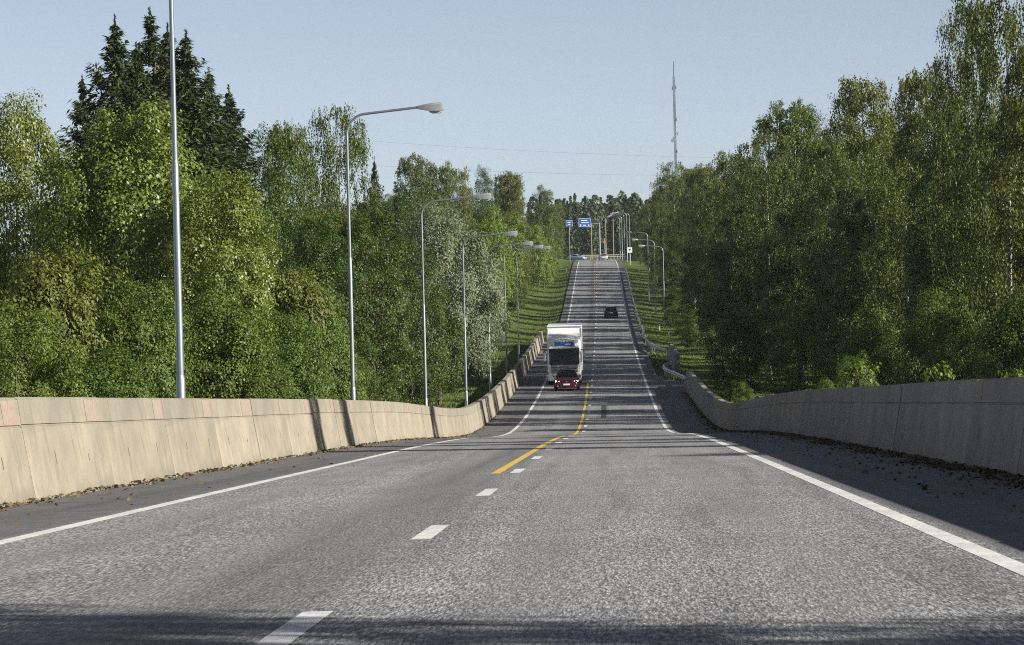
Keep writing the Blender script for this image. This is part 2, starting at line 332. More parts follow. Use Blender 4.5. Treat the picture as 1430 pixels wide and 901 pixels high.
# ------------------------------------------------------------------ concrete barriers made of panels
def barrier(name, side, tface, y0, y1, mat, label, L=6.2, H=1.26, patches=True, ends=True):
    root = tag(empty(name, (*W(tface, (y0 + y1) / 2), float(zr((y0 + y1) / 2)))), label, 'barrier')
    inv = Matrix.Translation(root.location).inverted()
    n = int(round((y1 - y0) / L)); L = (y1 - y0) / n
    # section: (offset away from the road, height); foot stands out towards the road
    sec = [(0.0, -0.3), (0.0, 0.02), (0.155, 0.90), (0.175, 0.905), (0.175, 0.925), (0.157, 0.93), (0.20, H - 0.03), (0.24, H), (0.50, H), (0.53, H - 0.03), (0.60, -0.3)]
    for i in range(n):
        a, b = y0 + i * L + 0.012, y0 + (i + 1) * L - 0.012
        mb = MB(); ss = []; dz = random.uniform(-0.008, 0.008); dt = random.uniform(-0.01, 0.01)
        for y in (a, (a + b) / 2, b):
            q = []
            for o, hh in sec:
                k = 1.0
                if ends and i == n - 1 and side > 0: k = 1.0 if y < b - 0.1 else 0.75
                x, yy = W(tface + side * (o + dt), y); q.append((x, yy, float(zr(y)) + (hh if hh < 0.1 else hh * k + dz)))
            ss.append(q if side < 0 else q[::-1])
        mb.v = []; mb.loft(ss)
        # local origin at panel foot so the material height is true
        oz = float(zr((a + b) / 2)); ox, oy = W(tface, (a + b) / 2)
        sl = (float(zr(b)) - float(zr(a))) / (b - a)
        mb.v = [(v[0] - ox, v[1] - oy, v[2] - oz - sl * (v[1] - oy)) for v in mb.v]
        p = mb.build('panel', mat, root, fix=True)
        sh = Matrix.Identity(4); sh[2][1] = sl
        p.data.transform(Matrix.Identity(4)); p.location = Vector((ox, oy, oz)) - root.location
        # the panel follows the gradient: shear the mesh, keep height in the object frame small
        p.data.transform(sh)
        if patches and y0 + i * L < 190 and random.random() < (0.85 if side < 0 else 0.35):
            pl = random.uniform(0.55, 1.25); e = b - random.uniform(0.15, 0.5)
            m2 = MB(); pts = []
            for y in (e - pl, e):
                for (o, hh) in ((0.157, 0.935), (0.199, H - 0.035)):
                    x, yy = W(tface + side * (o + dt - 0.003), y); pts.append((x - ox, yy - oy, float(zr(a) + (zr(b) - zr(a)) * (y - a) / (b - a)) + hh + dz - oz))
            m2.add(pts, [(0, 1, 3, 2)]).build('paint_patch', M['redpaint'], p, fix=False)
        if y0 + i * L < 110:
            for fr in (0.28 + random.uniform(-0.06, 0.06), 0.74 + random.uniform(-0.06, 0.06)):
                y = a + (b - a) * fr; pts = []; h1 = random.uniform(0.5, 0.58)
                for (yy0, hh) in ((y, 0.42), (y + 0.04, 0.42), (y + 0.04, h1), (y, h1)):
                    x, yy = W(tface + side * (0.155 * (hh - 0.02) / 0.88 + dt - 0.002), yy0); pts.append((x - ox, yy - oy, float(zr(yy0)) + hh - oz))
                MB().add(pts, [(0, 1, 2, 3)]).build('weep_slot', M['slot'], p, fix=False)
    return root
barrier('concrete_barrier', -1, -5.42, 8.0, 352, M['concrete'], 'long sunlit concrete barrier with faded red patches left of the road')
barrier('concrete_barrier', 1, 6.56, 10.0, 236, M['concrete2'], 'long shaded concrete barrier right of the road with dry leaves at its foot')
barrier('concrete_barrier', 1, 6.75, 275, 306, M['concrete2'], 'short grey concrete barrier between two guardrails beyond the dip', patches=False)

# ------------------------------------------------------------------ guardrails on the right
def guardrail(pts, label):
    x0, y0 = W(*pts[len(pts) // 2]); root = tag(empty('guardrail', (x0, y0, float(ground(pts[len(pts) // 2][0], y0)))), label, 'guardrail', 'steel guardrails right of the road')
    ys = np.array([p[1] for p in pts]); ts = pchip(ys, [p[0] for p in pts]); Y = np.arange(ys[0], ys[-1] + 0.1, 2.0)
    prof = [(0, 0.44), (-0.07, 0.49), (-0.07, 0.54), (-0.01, 0.585), (-0.07, 0.63), (-0.07, 0.68), (0, 0.73), (0.012, 0.73), (-0.055, 0.68), (-0.055, 0.63), (0.004, 0.585), (-0.055, 0.54), (-0.055, 0.49), (0.012, 0.44)]
    secs = []
    for y in Y:
        t = float(ts(y)); z = float(zr(y)) - 0.02
        secs.append([Vector((xr(y) + t + o, y, z + hh)) - root.location for o, hh in prof])
    MB().loft(secs).build('rail_beam', M['galv2'], root)
    for y in Y[::2]:
        t = float(ts(y)); x, _ = W(t + 0.08, y); zz = float(ground(t, y))
        MB().box((0, 0, 0.28), (0.1, 0.06, float(zr(y)) - zz + 0.92)).build('post', M['galv'], root).location = Vector((x, y, zz + 0.1)) - root.location
guardrail([(6.75, 236.6), (6.4, 244), (5.75, 255), (5.8, 266), (6.7, 274.5)], 'short bent steel guardrail between the two concrete barriers on the right')
guardrail([(6.7, 306.6), (5.9, 316), (5.35, 335), (5.3, 360), (5.25, 420), (5.2, 500), (5.2, 585)], 'long thin steel guardrail running uphill along the right verge')

# ------------------------------------------------------------------ street lamps
def make_lamp():
    root = empty('street_lamp')
    po = MB().tube([(0, 0, -0.4), (0, 0, 1.7), (0, 0, 1.78)], [0.092, 0.088, 0.072], 14).build('lower_pole', M['galv'], root, True)
    MB().tube([(0, 0, 1.7), (0, 0, 5.6), (0, 0, 5.68)], [0.071, 0.063, 0.05], 14).build('upper_pole', M['galv'], root, True)
    pts = [(0, 0, 5.6), (0, 0, 9.35)]
    for a in range(10, 81, 10): pts.append((0.62 * (1 - math.cos(R(a))), 0, 9.35 + 0.62 * math.sin(R(a))))
    pts += [(0.75, 0, 9.985), (2.3, 0, 10.13)]
    MB().tube(pts, [0.049, 0.043] + [0.038] * (len(pts) - 2), 12).build('curved_arm', M['galv'], root, True)
    MB().box((0, 0, 0), (0.11, 0.02, 0.32)).build('service_hatch', M['galv'], root).location = (0, -0.084, 1.1)
    mb = MB()                                          # luminaire: tapered housing, broader towards its end
    secs = []
    for x, wy, z0, z1 in ((2.22, 0.06, 10.07, 10.17), (2.45, 0.13, 10.03, 10.21), (2.62, 0.15, 10.0, 10.235), (2.95, 0.15, 10.0, 10.26), (3.02, 0.12, 10.03, 10.23)):
        secs.append([(x, -wy, z0), (x, wy, z0), (x, wy, z1 - 0.05), (x, wy * 0.6, z1), (x, -wy * 0.6, z1), (x, -wy, z1 - 0.05)])
    hd = mb.loft(secs).build('luminaire', M['lamp_shell'], root, True)
    secs = [[(x, -wy, 10.01), (x, wy, 10.01), (x, wy * .7, z), (x, -wy * .7, z)] for x, wy, z in ((2.58, 0.1, 9.97), (2.66, 0.13, 9.93), (2.9, 0.13, 9.93), (2.97, 0.1, 9.97))]
    MB().loft(secs).build('lens', M['lamp_lens'], hd, True)
    return root
lamp0 = make_lamp(); lamp_used = False
def place_lamp(t, Y, label, right=False, s=1.0, group='street lamps along the left barrier', z=None):
    global lamp_used
    o = copy_tree(lamp0) if lamp_used else lamp0; lamp_used = True
    x, y = W(t, Y); o.location = (x, y, float(ground(t, Y)) if z is None else z); o.rotation_euler = (0, 0, math.pi + R(3) if right else R(-3) + R(random.uniform(-2, 2)))
    o.scale = (s, s, s * (1 if right else 1.033)); tag(o, label, 'street lamp', group); return o
ordn = ['nearest street lamp behind the left barrier, its head above the frame', 'second street lamp from the front on the left, tallest head against the sky',
        'third street lamp on the left, head against the grey-green willow', 'fourth street lamp on the left, first of the close cluster',
        'fifth street lamp on the left, in front of the bright bushes', 'sixth street lamp on the left, thin pole before the grass bank',
        'seventh and farthest street lamp of the left row']
LAMPS = [(61.6, ), (102, ), (141.5, ), (181, ), (218, ), (256, ), (293, )]
for (Y,), lb in zip(LAMPS, ordn): place_lamp(-6.62, Y, lb)
rl = ['nearest right-hand street lamp, pole standing before dark trees', 'second right-hand street lamp, just behind the nearest one', 'third right-hand street lamp near the white square sign',
      'right-hand street lamp on the hilltop, nearest of the far group', 'second street lamp of the hilltop group on the right', 'third street lamp of the hilltop group on the right', 'fourth street lamp of the hilltop group on the right', 'farthest street lamp of the hilltop group on the right']
for (t, Y), lb in zip(((8.4, 402), (8.0, 442), (7.7, 482), (6.6, 640), (6.4, 675), (6.2, 712), (6.0, 750), (5.8, 790)), rl):
    place_lamp(t, Y, lb, True, 1.0, 'street lamps along the right verge')

# ------------------------------------------------------------------ vehicles
M['red_paint'] = plain('dark_red_car_paint', (0.115, 0.007, 0.02), 0.22, 0.25, 0.05, 2)
M['black_paint'] = plain('black_car_paint', (0.012, 0.013, 0.016), 0.22, 0.2, 0.05, 2)
M['silver_paint'] = plain('silver_car_paint', (0.45, 0.48, 0.52), 0.3, 0.4, 0.05, 2)
M['blue_paint'] = plain('pale_blue_car_paint', (0.28, 0.36, 0.5), 0.3, 0.2, 0.05, 2)
M['truck_white'] = plain('white_truck_paint', (0.78, 0.78, 0.76), 0.35, 0, 0.05, 1.5)
M['truck_grey'] = plain('silver_grille', (0.26, 0.275, 0.29), 0.4, 0.3, 0.15, 5)
M['plastic'] = plain('black_plastic', (0.018, 0.018, 0.02), 0.5, 0, 0.2, 8)
M['tyre'] = plain('tyre_rubber', (0.02, 0.02, 0.021), 0.85, 0, 0.3, 10)
M['rim'] = plain('alloy_rim', (0.4, 0.41, 0.42), 0.3, 0.8, 0.1, 10)
M['carglass'] = plain('car_glass', (0.012, 0.017, 0.02), 0.08, 0, 0.1, 1, 0.35)
M['plate'] = plain('number_plate', (0.75, 0.75, 0.72), 0.4, 0, 0.04, 20)
M['headlight'] = emis('headlight_on', (1.0, 0.96, 0.85), 4.0)
M['clear_lens'] = plain('clear_lamp_lens', (0.6, 0.62, 0.63), 0.12, 0, 0.1, 10, 0.8)
M['tail_red'] = plain('tail_lamp_red', (0.28, 0.012, 0.012), 0.2, 0, 0.1, 10, 0.7)
M['box_blue'] = plain('blue_light_box', (0.02, 0.12, 0.50), 0.3, 0, 0.35, 3)
M['chrome'] = plain('chrome', (0.7, 0.7, 0.7), 0.15, 1.0, 0.05, 5)
M['cabin'] = plain('cabin_dark', (0.03, 0.03, 0.033), 0.8)

def make_wheel(r, wd, parent, loc):
    n = 20; secs = []
    for x, rr in ((-wd / 2, r * 0.82), (-wd / 2 + 0.03, r * 0.98), (wd / 2 - 0.03, r * 0.98), (wd / 2, r * 0.82)):
        secs.append([(x, rr * math.cos(2 * math.pi * k / n), rr * math.sin(2 * math.pi * k / n)) for k in range(n)])
    ty = MB().loft(secs).build('wheel', M['tyre'], parent, True); ty.location = loc
    sg = 1 if loc[0] > 0 else -1; secs = []
    for x, rr in ((wd / 2 * 0.7, r * 0.66), (wd / 2 + 0.006, r * 0.64), (wd / 2 + 0.012, r * 0.2)):
        secs.append([(sg * x, rr * math.cos(2 * math.pi * k / n), rr * math.sin(2 * math.pi * k / n)) for k in range(n)])
    MB().loft(secs).build('rim', M['rim'], ty, True); return ty

def make_car(name, label, paint, loc, facing, rear_lights=False, lit=False, hatch=True):
    """car built nose to -Y; facing = rotation about Z"""
    root = tag(empty(name, loc, facing), label, 'car')
    hw = 0.88
    # lower body: stations from nose to tail (y, half width, z bottom, shoulder z, top z)
    st = [(-2.12, 0.62, 0.30, 0.52, 0.58), (-2.05, 0.76, 0.22, 0.58, 0.68), (-1.85, 0.84, 0.19, 0.66, 0.78), (-1.3, 0.875, 0.18, 0.76, 0.90), (-0.85, hw, 0.18, 0.84, 0.97),
          (0.2, hw, 0.18, 0.88, 0.98), (1.3, hw, 0.18, 0.90, 1.0), (1.8, 0.86, 0.20, 0.90, 1.0), (2.0, 0.80, 0.24, 0.86, 0.98 if hatch else 0.93), (2.08, 0.70, 0.32, 0.70, 0.84)]
    secs = []
    for y, a, z0, zs, zt in st:
        secs.append([(-a * 0.88, y, z0), (a * 0.88, y, z0), (a, y, z0 + 0.14), (a, y, (z0 + zs) / 2), (a * 0.985, y, zs), (a * 0.86, y, zt - 0.01), (0, y, zt + 0.015), (-a * 0.86, y, zt - 0.01), (-a * 0.985, y, zs), (-a, y, (z0 + zs) / 2), (-a, y, z0 + 0.14)])
    MB().loft(secs).build('body', paint, root, True)
    ye = 1.92 if hatch else 1.45
    # greenhouse (roof pillars painted) and panes set 4 mm proud
    base = [(-0.92, 0.77), (-0.3, 0.79), (0.9, 0.79), (ye, 0.72)]; top = [(-0.12, 0.55), (0.2, 0.575), (0.95, 0.565), (ye - 0.48, 0.53)]
    zb, zt = 0.955, 1.44
    secs = []
    for (yb, wb), (yt, wt) in zip(base, top):
        secs.append([(-wb, yb, zb), (wb, yb, zb), (wt + 0.02, yt, zt - 0.06), (wt - 0.06, yt, zt), (-wt + 0.06, yt, zt), (-wt - 0.02, yt, zt - 0.06)])
    MB().loft(secs).build('roof', paint, root, True)
    def pane(nm, q, off): MB().add([Vector(p) + Vector(off) for p in q], [(0, 1, 2, 3)]).build(nm, M['carglass'], root, fix=False)
    l = lambda a, b, k: tuple(a[i] + (b[i] - a[i]) * k for i in range(3))
    fb, ft = (base[0], top[0]); rb, rt = (base[3], top[3])
    def quad(b, t, i0, i1):
        B, T = (b[1] - 0.05, b[0], zb), (t[1] - 0.02, t[0], zt - 0.04)
        p, q = l(B, T, i0), l(B, T, i1); return [(-p[0], p[1], p[2]), (p[0], p[1], p[2]), (q[0], q[1], q[2]), (-q[0], q[1], q[2])]
    pane('windscreen', quad(fb, ft, 0.06, 0.93), (0, -0.012, 0.012)); pane('rear_window', quad(rb, rt, 0.12, 0.86), (0, 0.014, 0.012))
    for s in (-1, 1):
        for (i, j, a, b) in ((0, 1, 0.35, 0.96), (1, 2, 0.05, 0.95), (2, 3, 0.05, 0.6)):
            def pt(k, hh):
                bb = (base[i][0] + (base[j][0] - base[i][0]) * k, base[i][1] + (base[j][1] - base[i][1]) * k); tt = (top[i][0] + (top[j][0] - top[i][0]) * k, top[i][1] + (top[j][1] - top[i][1]) * k)
                return ((bb[1] + (tt[1] + 0.02 - bb[1]) * hh + 0.006) * s, bb[0] + (tt[0] - bb[0]) * hh, zb + (zt - 0.06 - zb) * hh)
            MB().add([pt(a, 0.1), pt(b, 0.1), pt(b, 0.88), pt(a, 0.88)], [(0, 1, 2, 3)]).build('side_window', M['carglass'], root, fix=False)
        MB().box((0.93 * s, -0.62, 1.0), (0.16, 0.09, 0.12), taper=0.8).build('mirror', paint, root, bevel=0.02)
        for yy in (-1.38, 1.32): make_wheel(0.32, 0.2, root, (0.79 * s, yy, 0.32))
        MB().loft([[(s * (0.84 * a), -1.38 + 0.37 * math.cos(q), 0.34 + 0.37 * math.sin(q)) for q in np.linspace(0, math.pi, 9)] for a in (1, 1.055)], False).build('wheel_arch', M['plastic'], root, fix=False)
        # lamps
        MB().loft([[(s * 0.50, -1.99 + 0.0, 0.60), (s * 0.80, -1.85, 0.63), (s * 0.81, -1.83, 0.74), (s * 0.52, -1.97, 0.71)], [(s * 0.50, -2.09, 0.58), (s * 0.80, -1.93, 0.61), (s * 0.80, -1.9, 0.72), (s * 0.52, -2.045, 0.69)]]).build('headlight', M['headlight'] if lit else M['clear_lens'], root)
        MB().loft([[(s * 0.52, 1.98, 0.72), (s * 0.84, 1.86, 0.72), (s * 0.84, 1.84, 0.95), (s * 0.6, 1.95, 0.94)], [(s * 0.52, 2.075, 0.71), (s * 0.82, 1.96, 0.71), (s * 0.82, 1.94, 0.94), (s * 0.6, 2.03, 0.93)]]).build('tail_light', M['tail_red'], root)
        MB().box((s * 0.55, -2.09, 0.36), (0.2, 0.05, 0.08)).build('fog_light', M['clear_lens'], root, bevel=0.01)
    MB().box((0, -2.10, 0.40), (0.95, 0.08, 0.14)).build('lower_grille', M['plastic'], root, bevel=0.02)
    MB().box((0, -2.09, 0.615), (0.62, 0.08, 0.07)).build('upper_grille', M['plastic'], root, bevel=0.015)
    MB().tube([(0, -2.125, 0.655), (0, -2.145, 0.655)], 0.05, 12).build('badge', M['chrome'], root)
    MB().box((0, -2.15, 0.47), (0.46, 0.015, 0.11)).build('number_plate', M['plate'], root)
    MB().box((0, 2.085, 0.66), (0.46, 0.015, 0.11)).build('number_plate', M['plate'], root)
    MB().box((0, 2.04, 0.36), (1.3, 0.1, 0.14)).build('rear_bumper_insert', M['plastic'], root, bevel=0.02)
    return root
def veh_rot(Y, head_to_camera=True):
    a = math.atan((xr(Y + 5) - xr(Y - 5)) / 10.0); return -a if head_to_camera else math.pi - a
def on_road(t, Y): return (float(xr(Y) + t), Y, float(zr(Y)) + 0.003)
def tilt(o, Y):
    s = (float(zr(Y + 3)) - float(zr(Y - 3))) / 6.0; f = 1 if abs(o.rotation_euler.z) < 1 else -1
    o.rotation_euler.x = math.atan(s) * f
c1 = make_car('red_car', 'dark red hatchback with lit headlights driving ahead of the white truck', M['red_paint'], on_road(-1.72, 234), veh_rot(234), lit=True); tilt(c1, 234)
c2 = make_car('black_car', 'black hatchback driving away uphill in the right lane', M['black_paint'], on_road(1.95, 426), veh_rot(426, False)); tilt(c2, 426)
c3 = make_car('silver_car', 'pale silver car at the hilltop near the blue signs', M['silver_paint'], on_road(1.6, 706), veh_rot(706, False)); tilt(c3, 706)
_x, _z = from_px(806, 354, 752)
c4 = make_car('blue_car', 'pale blue car far away left of the hilltop crossing', M['blue_paint'], (_x, 752, float(ground(_x - xr(752), 752)) + 0.08), R(65), hatch=False)

def make_truck(loc, rz):
    root = tag(empty('white_truck', loc, rz), 'white box truck with blue light box over its windscreen, behind the red car', 'truck')
    hw = 1.26
    def ring(y, w, z0, z1, r): return [(-w + r, y, z0), (w - r, y, z0), (w, y, z0 + r), (w, y, z1 - r), (w - r, y, z1), (-w + r, y, z1), (-w, y, z1 - r), (-w, y, z0 + r)]
    MB().loft([ring(0.0, hw - 0.14, 0.62, 3.28, 0.1), ring(0.07, hw - 0.03, 0.55, 3.36, 0.1), ring(0.2, hw, 0.5, 3.42, 0.09), ring(2.25, hw, 0.5, 3.5, 0.09)]).build('cab', M['truck_white'], root, True)
    # roof fairing rising to the box
    fr = [(-hw + 0.08, 0.25, 3.36), (hw - 0.08, 0.25, 3.36), (hw - 0.06, 0.6, 3.72), (hw - 0.05, 1.5, 4.08), (hw - 0.05, 2.2, 4.15), (hw - 0.05, 2.2, 3.4)]
    secs = [[(x, 0.28, 3.34), (x * 0.99, 0.62, 3.55), (x * 0.97, 1.3, 3.76), (x * 0.96, 2.0, 3.84), (x, 2.0, 3.34)] for x in (-hw + 0.06, -hw + 0.3, hw - 0.3, hw - 0.06)]
    MB().loft(secs).build('roof_fairing', M['truck_white'], root)
    # windscreen in a black surround
    MB().loft([ring(-0.012, 1.10, 1.50, 2.82, 0.10), ring(0.09, 1.245, 1.48, 2.84, 0.12)]).build('windscreen_surround', M['plastic'], root)
    MB().add([(-0.98, -0.03, 1.66), (0.98, -0.03, 1.66), (0.95, -0.018, 2.66), (-0.95, -0.018, 2.66)], [(0, 1, 2, 3)]).build('windscreen', M['carglass'], root, fix=False)
    for x in (-0.5, 0.45): MB().tube([(x, -0.05, 1.6), (x + 0.55, -0.05, 1.74)], 0.012, 6).build('wiper', M['plastic'], root)
    MB().loft([[(x, -0.30, 2.74), (x, -0.30, 2.82), (x, 0.0, 2.93), (x, 0.0, 2.86)] for x in (-1.08, 1.08)]).build('sun_visor', M['truck_white'], root)
    bx_ = MB().box((0, -0.06, 3.02), (1.36, 0.14, 0.26)).build('light_box', M['box_blue'], root, bevel=0.01)
    MB().box((0.3, -0.135, 3.04), (0.42, 0.008, 0.07)).build('light_box_lettering', M['truck_white'], bx_)
    for s in (-1, 1):
        MB().box((s * 0.76, -0.05, 3.05), (0.1, 0.12, 0.3)).build('marker_lamp', M['clear_lens'], root, bevel=0.02)
        MB().box((s * 0.9, -0.02, 3.27), (0.3, 0.12, 0.22)).build('roof_lamp_box', M['truck_white'], root, bevel=0.02)
        # mirrors on arms, corner deflectors
        mr = MB().box((s * 1.46, 0.02, 2.18), (0.2, 0.14, 0.78)).build('mirror', M['truck_grey'], root, bevel=0.04)
        MB().tube([(s * 1.2, 0.1, 2.62), (s * 1.46, 0.04, 2.6)], 0.03, 8).build('mirror_arm', M['plastic'], mr)
        MB().loft([[(s * 1.10, -0.022, 0.95), (s * 1.235, 0.06, 0.95), (s * 1.235, 0.06, 1.5), (s * 1.12, -0.022, 1.5)], [(s * 1.09, 0.05, 0.95), (s * 1.22, 0.1, 0.95), (s * 1.22, 0.1, 1.5), (s * 1.1, 0.05, 1.5)]]).build('corner_deflector', M['truck_white'], root)
        h = MB().loft([[(s * 0.80, -0.13, 0.60), (s * 1.17, -0.03, 0.62), (s * 1.17, -0.03, 0.86), (s * 0.84, -0.13, 0.82)], [(s * 0.80, 0.0, 0.60), (s * 1.16, 0.06, 0.62), (s * 1.16, 0.06, 0.86), (s * 0.84, 0.0, 0.82)]]).build('headlight', M['clear_lens'], root)
        MB().box((s * 1.264, 1.15, 2.1), (0.008, 1.2, 0.8)).build('side_window', M['carglass'], root)
        MB().box((s * 1.263, 1.2, 1.3), (0.006, 1.3, 0.03)).build('door_seam', M['plastic'], root)
        MB().box((s * 1.05, 0.55, 0.75), (0.38, 1.0, 0.5)).build('step_well', M['plastic'], root)
        for yy in (1.35, 4.6, 9.8, 11.1, 12.4): make_wheel(0.5, 0.34, root, (s * 1.06, yy, 0.5))
    for k in range(5): MB().tube([(-0.5 + 0.25 * k, -0.12, 3.27), (-0.5 + 0.25 * k, 0.0, 3.27)], 0.095, 12).build('spot_lamp', M['clear_lens'], root, True)
    MB().tube([(-0.7, -0.05, 3.18), (0.7, -0.05, 3.18)], 0.025, 8).build('lamp_bar', M['chrome'], root)
    MB().loft([ring(-0.05, 0.98, 0.92, 1.5, 0.05), ring(0.05, 1.02, 0.9, 1.52, 0.05)]).build('grille', M['truck_grey'], root)
    for k in range(4): MB().box((0, -0.062, 1.0 + 0.115 * k), (1.8, 0.02, 0.035)).build('grille_slat', M['plastic'], root)
    MB().box((0, -0.075, 1.44), (0.62, 0.012, 0.05)).build('grille_badge', M['chrome'], root)
    MB().loft([ring(-0.14, 1.12, 0.36, 0.88, 0.08), ring(0.0, 1.25, 0.34, 0.9, 0.08), ring(0.7, 1.25, 0.36, 0.88, 0.08)]).build('bumper', M['truck_white'], root, True)
    MB().box((0, -0.15, 0.56), (1.0, 0.02, 0.2)).build('bumper_intake', M['plastic'], root)
    MB().box((0, 6.0, 0.72), (0.9, 11.4, 0.28)).build('chassis', M['plastic'], root)
    bo = MB().box((0, 8.3, 2.68), (2.6, 11.4, 3.34)).build('cargo_box', M['truck_white'], root, bevel=0.025)
    MB().box((0, 2.585, 4.26), (2.52, 0.03, 0.09)).build('top_rail', M['truck_grey'], bo)
    for s in (-1, 1): MB().box((s * 1.25, 2.585, 2.6), (0.08, 0.03, 3.1)).build('corner_post', M['truck_grey'], bo)
    for s in (-1, 1):
        MB().box((s * 1.304, 8.3, 1.06), (0.012, 11.3, 0.1)).build('side_rail', M['truck_grey'], bo); MB().box((s * 1.2, 7.2, 0.75), (0.05, 3.6, 0.4)).build('side_guard', M['truck_grey'], root)
    return root
tr = make_truck(on_road(-1.98, 243), veh_rot(248)); tilt(tr, 248)

# ------------------------------------------------------------------ signs, posts, mast, wires
M['sign_blue'] = plain('sign_blue', (0.012, 0.11, 0.46), 0.4, 0, 0.05, 3)
M['sign_white'] = plain('sign_white', (0.75, 0.75, 0.74), 0.4, 0, 0.04, 3)
M['sign_black'] = plain('sign_black', (0.015, 0.015, 0.015), 0.5)
M['sign_red'] = plain('sign_red', (0.22, 0.03, 0.02), 0.5)
M['sign_yellow'] = plain('sign_yellow', (0.38, 0.24, 0.05), 0.5)
M['mast'] = plain('mast_steel', (0.035, 0.036, 0.04), 0.8, 0.0, 0.25, 2)
M['rail_beige'] = plain('weathered_beige_rail', (0.36, 0.34, 0.29), 0.7)
M['wood'] = plain('timber_pole', (0.26, 0.22, 0.18), 0.85, 0, 0.2, 5)
def base_at(px, D):
    x, _ = from_px(px, 360, D); return Vector((x, D, float(ground(x - xr(D), D))))
# cantilever gantry with the large blue sign
b = base_at(838, 722); g = tag(empty('sign_gantry', b), 'pale post with an arm carrying the large blue road sign', 'sign post')
_, zt = from_px(838, 311, 722); hz = zt - b.z
MB().tube([(0, 0, -0.3), (0, 0, hz)], [0.2, 0.15], 12).build('post', M['lamp_shell'], g, True)
MB().tube([(0, 0, hz - 0.25), (-4.8, 0, hz - 0.25)], 0.09, 10).build('arm', M['lamp_shell'], g, True)
def blue_sign(px0, px1, py0, py1, D, label, rows):
    x0, z1 = from_px(px0, py0, D); x1, z0 = from_px(px1, py1, D); wd, ht = x1 - x0, z1 - z0
    o = tag(empty('blue_road_sign', ((x0 + x1) / 2, D, z0)), label, 'road sign', 'blue direction signs at the hilltop')
    MB().box((0, 0, ht / 2), (wd, 0.05, ht)).build('plate', M['sign_blue'], o)
    bd = MB()
    for c, d in (((0, -0.03, 0.05), (wd - 0.06, 0.008, 0.06)), ((0, -0.03, ht - 0.05), (wd - 0.06, 0.008, 0.06)), ((-wd / 2 + 0.05, -0.03, ht / 2), (0.06, 0.008, ht - 0.18)), ((wd / 2 - 0.05, -0.03, ht / 2), (0.06, 0.008, ht - 0.18))): bd.box(c, d)
    bd.build('border', M['sign_white'], o)
    for (cx, cz, lw, lh) in rows: MB().box((cx * wd, -0.031, cz * ht), (lw * wd, 0.01, lh * ht)).build('legend', M['sign_white'], o)
    return o, wd, ht, z0
s1, wd, ht, z0 = blue_sign(808, 825.5, 305, 317, 721, 'large blue direction sign with white lettering above the road at the hilltop', [(-0.05, 0.74, 0.5, 0.1), (0.02, 0.5, 0.62, 0.09), (-0.34, 0.2, 0.1, 0.2), (-0.02, 0.2, 0.22, 0.1), (0.3, 0.2, 0.1, 0.16)])
for s in (-1, 1): MB().tube([(s * 0.7, 0.06, 0.1), (s * 0.7, 0.06, ht)], 0.04, 6).build('bracket', M['lamp_shell'], s1)
s2, wd, ht, z0 = blue_sign(790, 799.5, 308, 316, 740, 'small blue sign beside the large one, half hidden by bushes', [(0, 0.66, 0.5, 0.12), (0, 0.32, 0.4, 0.12)])
gz = float(ground(s2.location.x - xr(740), 740))
MB().tube([(0, 0.06, gz - z0 - 0.3), (0, 0.06, ht * 0.9)], 0.07, 8).build('post', M['lamp_shell'], s2)
# white square sign with a black mark
b = base_at(879.5, 630); _, z0 = from_px(879, 353, 630); _, z1 = from_px(879, 345.5, 630)
o = tag(empty('square_sign', b), 'white square sign with a black symbol beside the right verge', 'road sign')
MB().tube([(0, 0.04, -0.3), (0, 0.04, z1 - b.z)], 0.035, 8).build('post', M['galv'], o)
MB().box((0, 0, (z0 + z1) / 2 - b.z), (0.95, 0.03, z1 - z0)).build('plate', M['sign_white'], o)
mb = MB().box((0, -0.02, (z0 + z1) / 2 - b.z + 0.02), (0.42, 0.012, 0.2)).box((0.03, -0.02, (z0 + z1) / 2 - b.z + 0.17), (0.22, 0.012, 0.1)); mb.build('symbol', M['sign_black'], o)
# small red and yellow sign
b = base_at(845, 735); o = tag(empty('warning_sign', b), 'small red and yellow warning sign on a pale post at the crossing', 'road sign')
_, z1 = from_px(845, 333, 735); hz = z1 - b.z
MB().tube([(0, 0.05, -0.3), (0, 0.05, hz)], 0.06, 8).build('post', M['sign_white'], o)
MB().add([(-0.6, 0, hz - 1.05), (0.6, 0, hz - 1.05), (0, 0, hz), (-0.6, 0.03, hz - 1.05), (0.6, 0.03, hz - 1.05), (0, 0.03, hz)], [(0, 1, 2), (5, 4, 3), (0, 3, 4, 1), (1, 4, 5, 2), (2, 5, 3, 0)]).build('plate', M['sign_red'], o)
MB().add([(-0.38, -0.006, hz - 0.93), (0.38, -0.006, hz - 0.93), (0, -0.006, hz - 0.27)], [(0, 1, 2)]).build('plate_face', M['sign_yellow'], o, fix=False)
# pale poles in front of the far forest
for px, yt, D, lb in ((826.5, 312, 800, 'thin pale pole left of the sign gantry before the forest'), (857, 305, 805, 'timber pole right of the warning sign before the forest'), (846.5, 305, 830, 'timber pole directly behind the warning sign')):
    b = base_at(px, D); _, zt = from_px(px, yt, D); o = tag(empty('utility_pole', b), lb, 'pole')
    MB().tube([(0, 0, -0.3), (0, 0, zt - b.z)], [0.14, 0.10], 8).build('pole', M['wood'], o, True)
    MB().box((0, 0, zt - b.z - 0.5), (0.9, 0.09, 0.11)).build('crossarm', M['wood'], o)
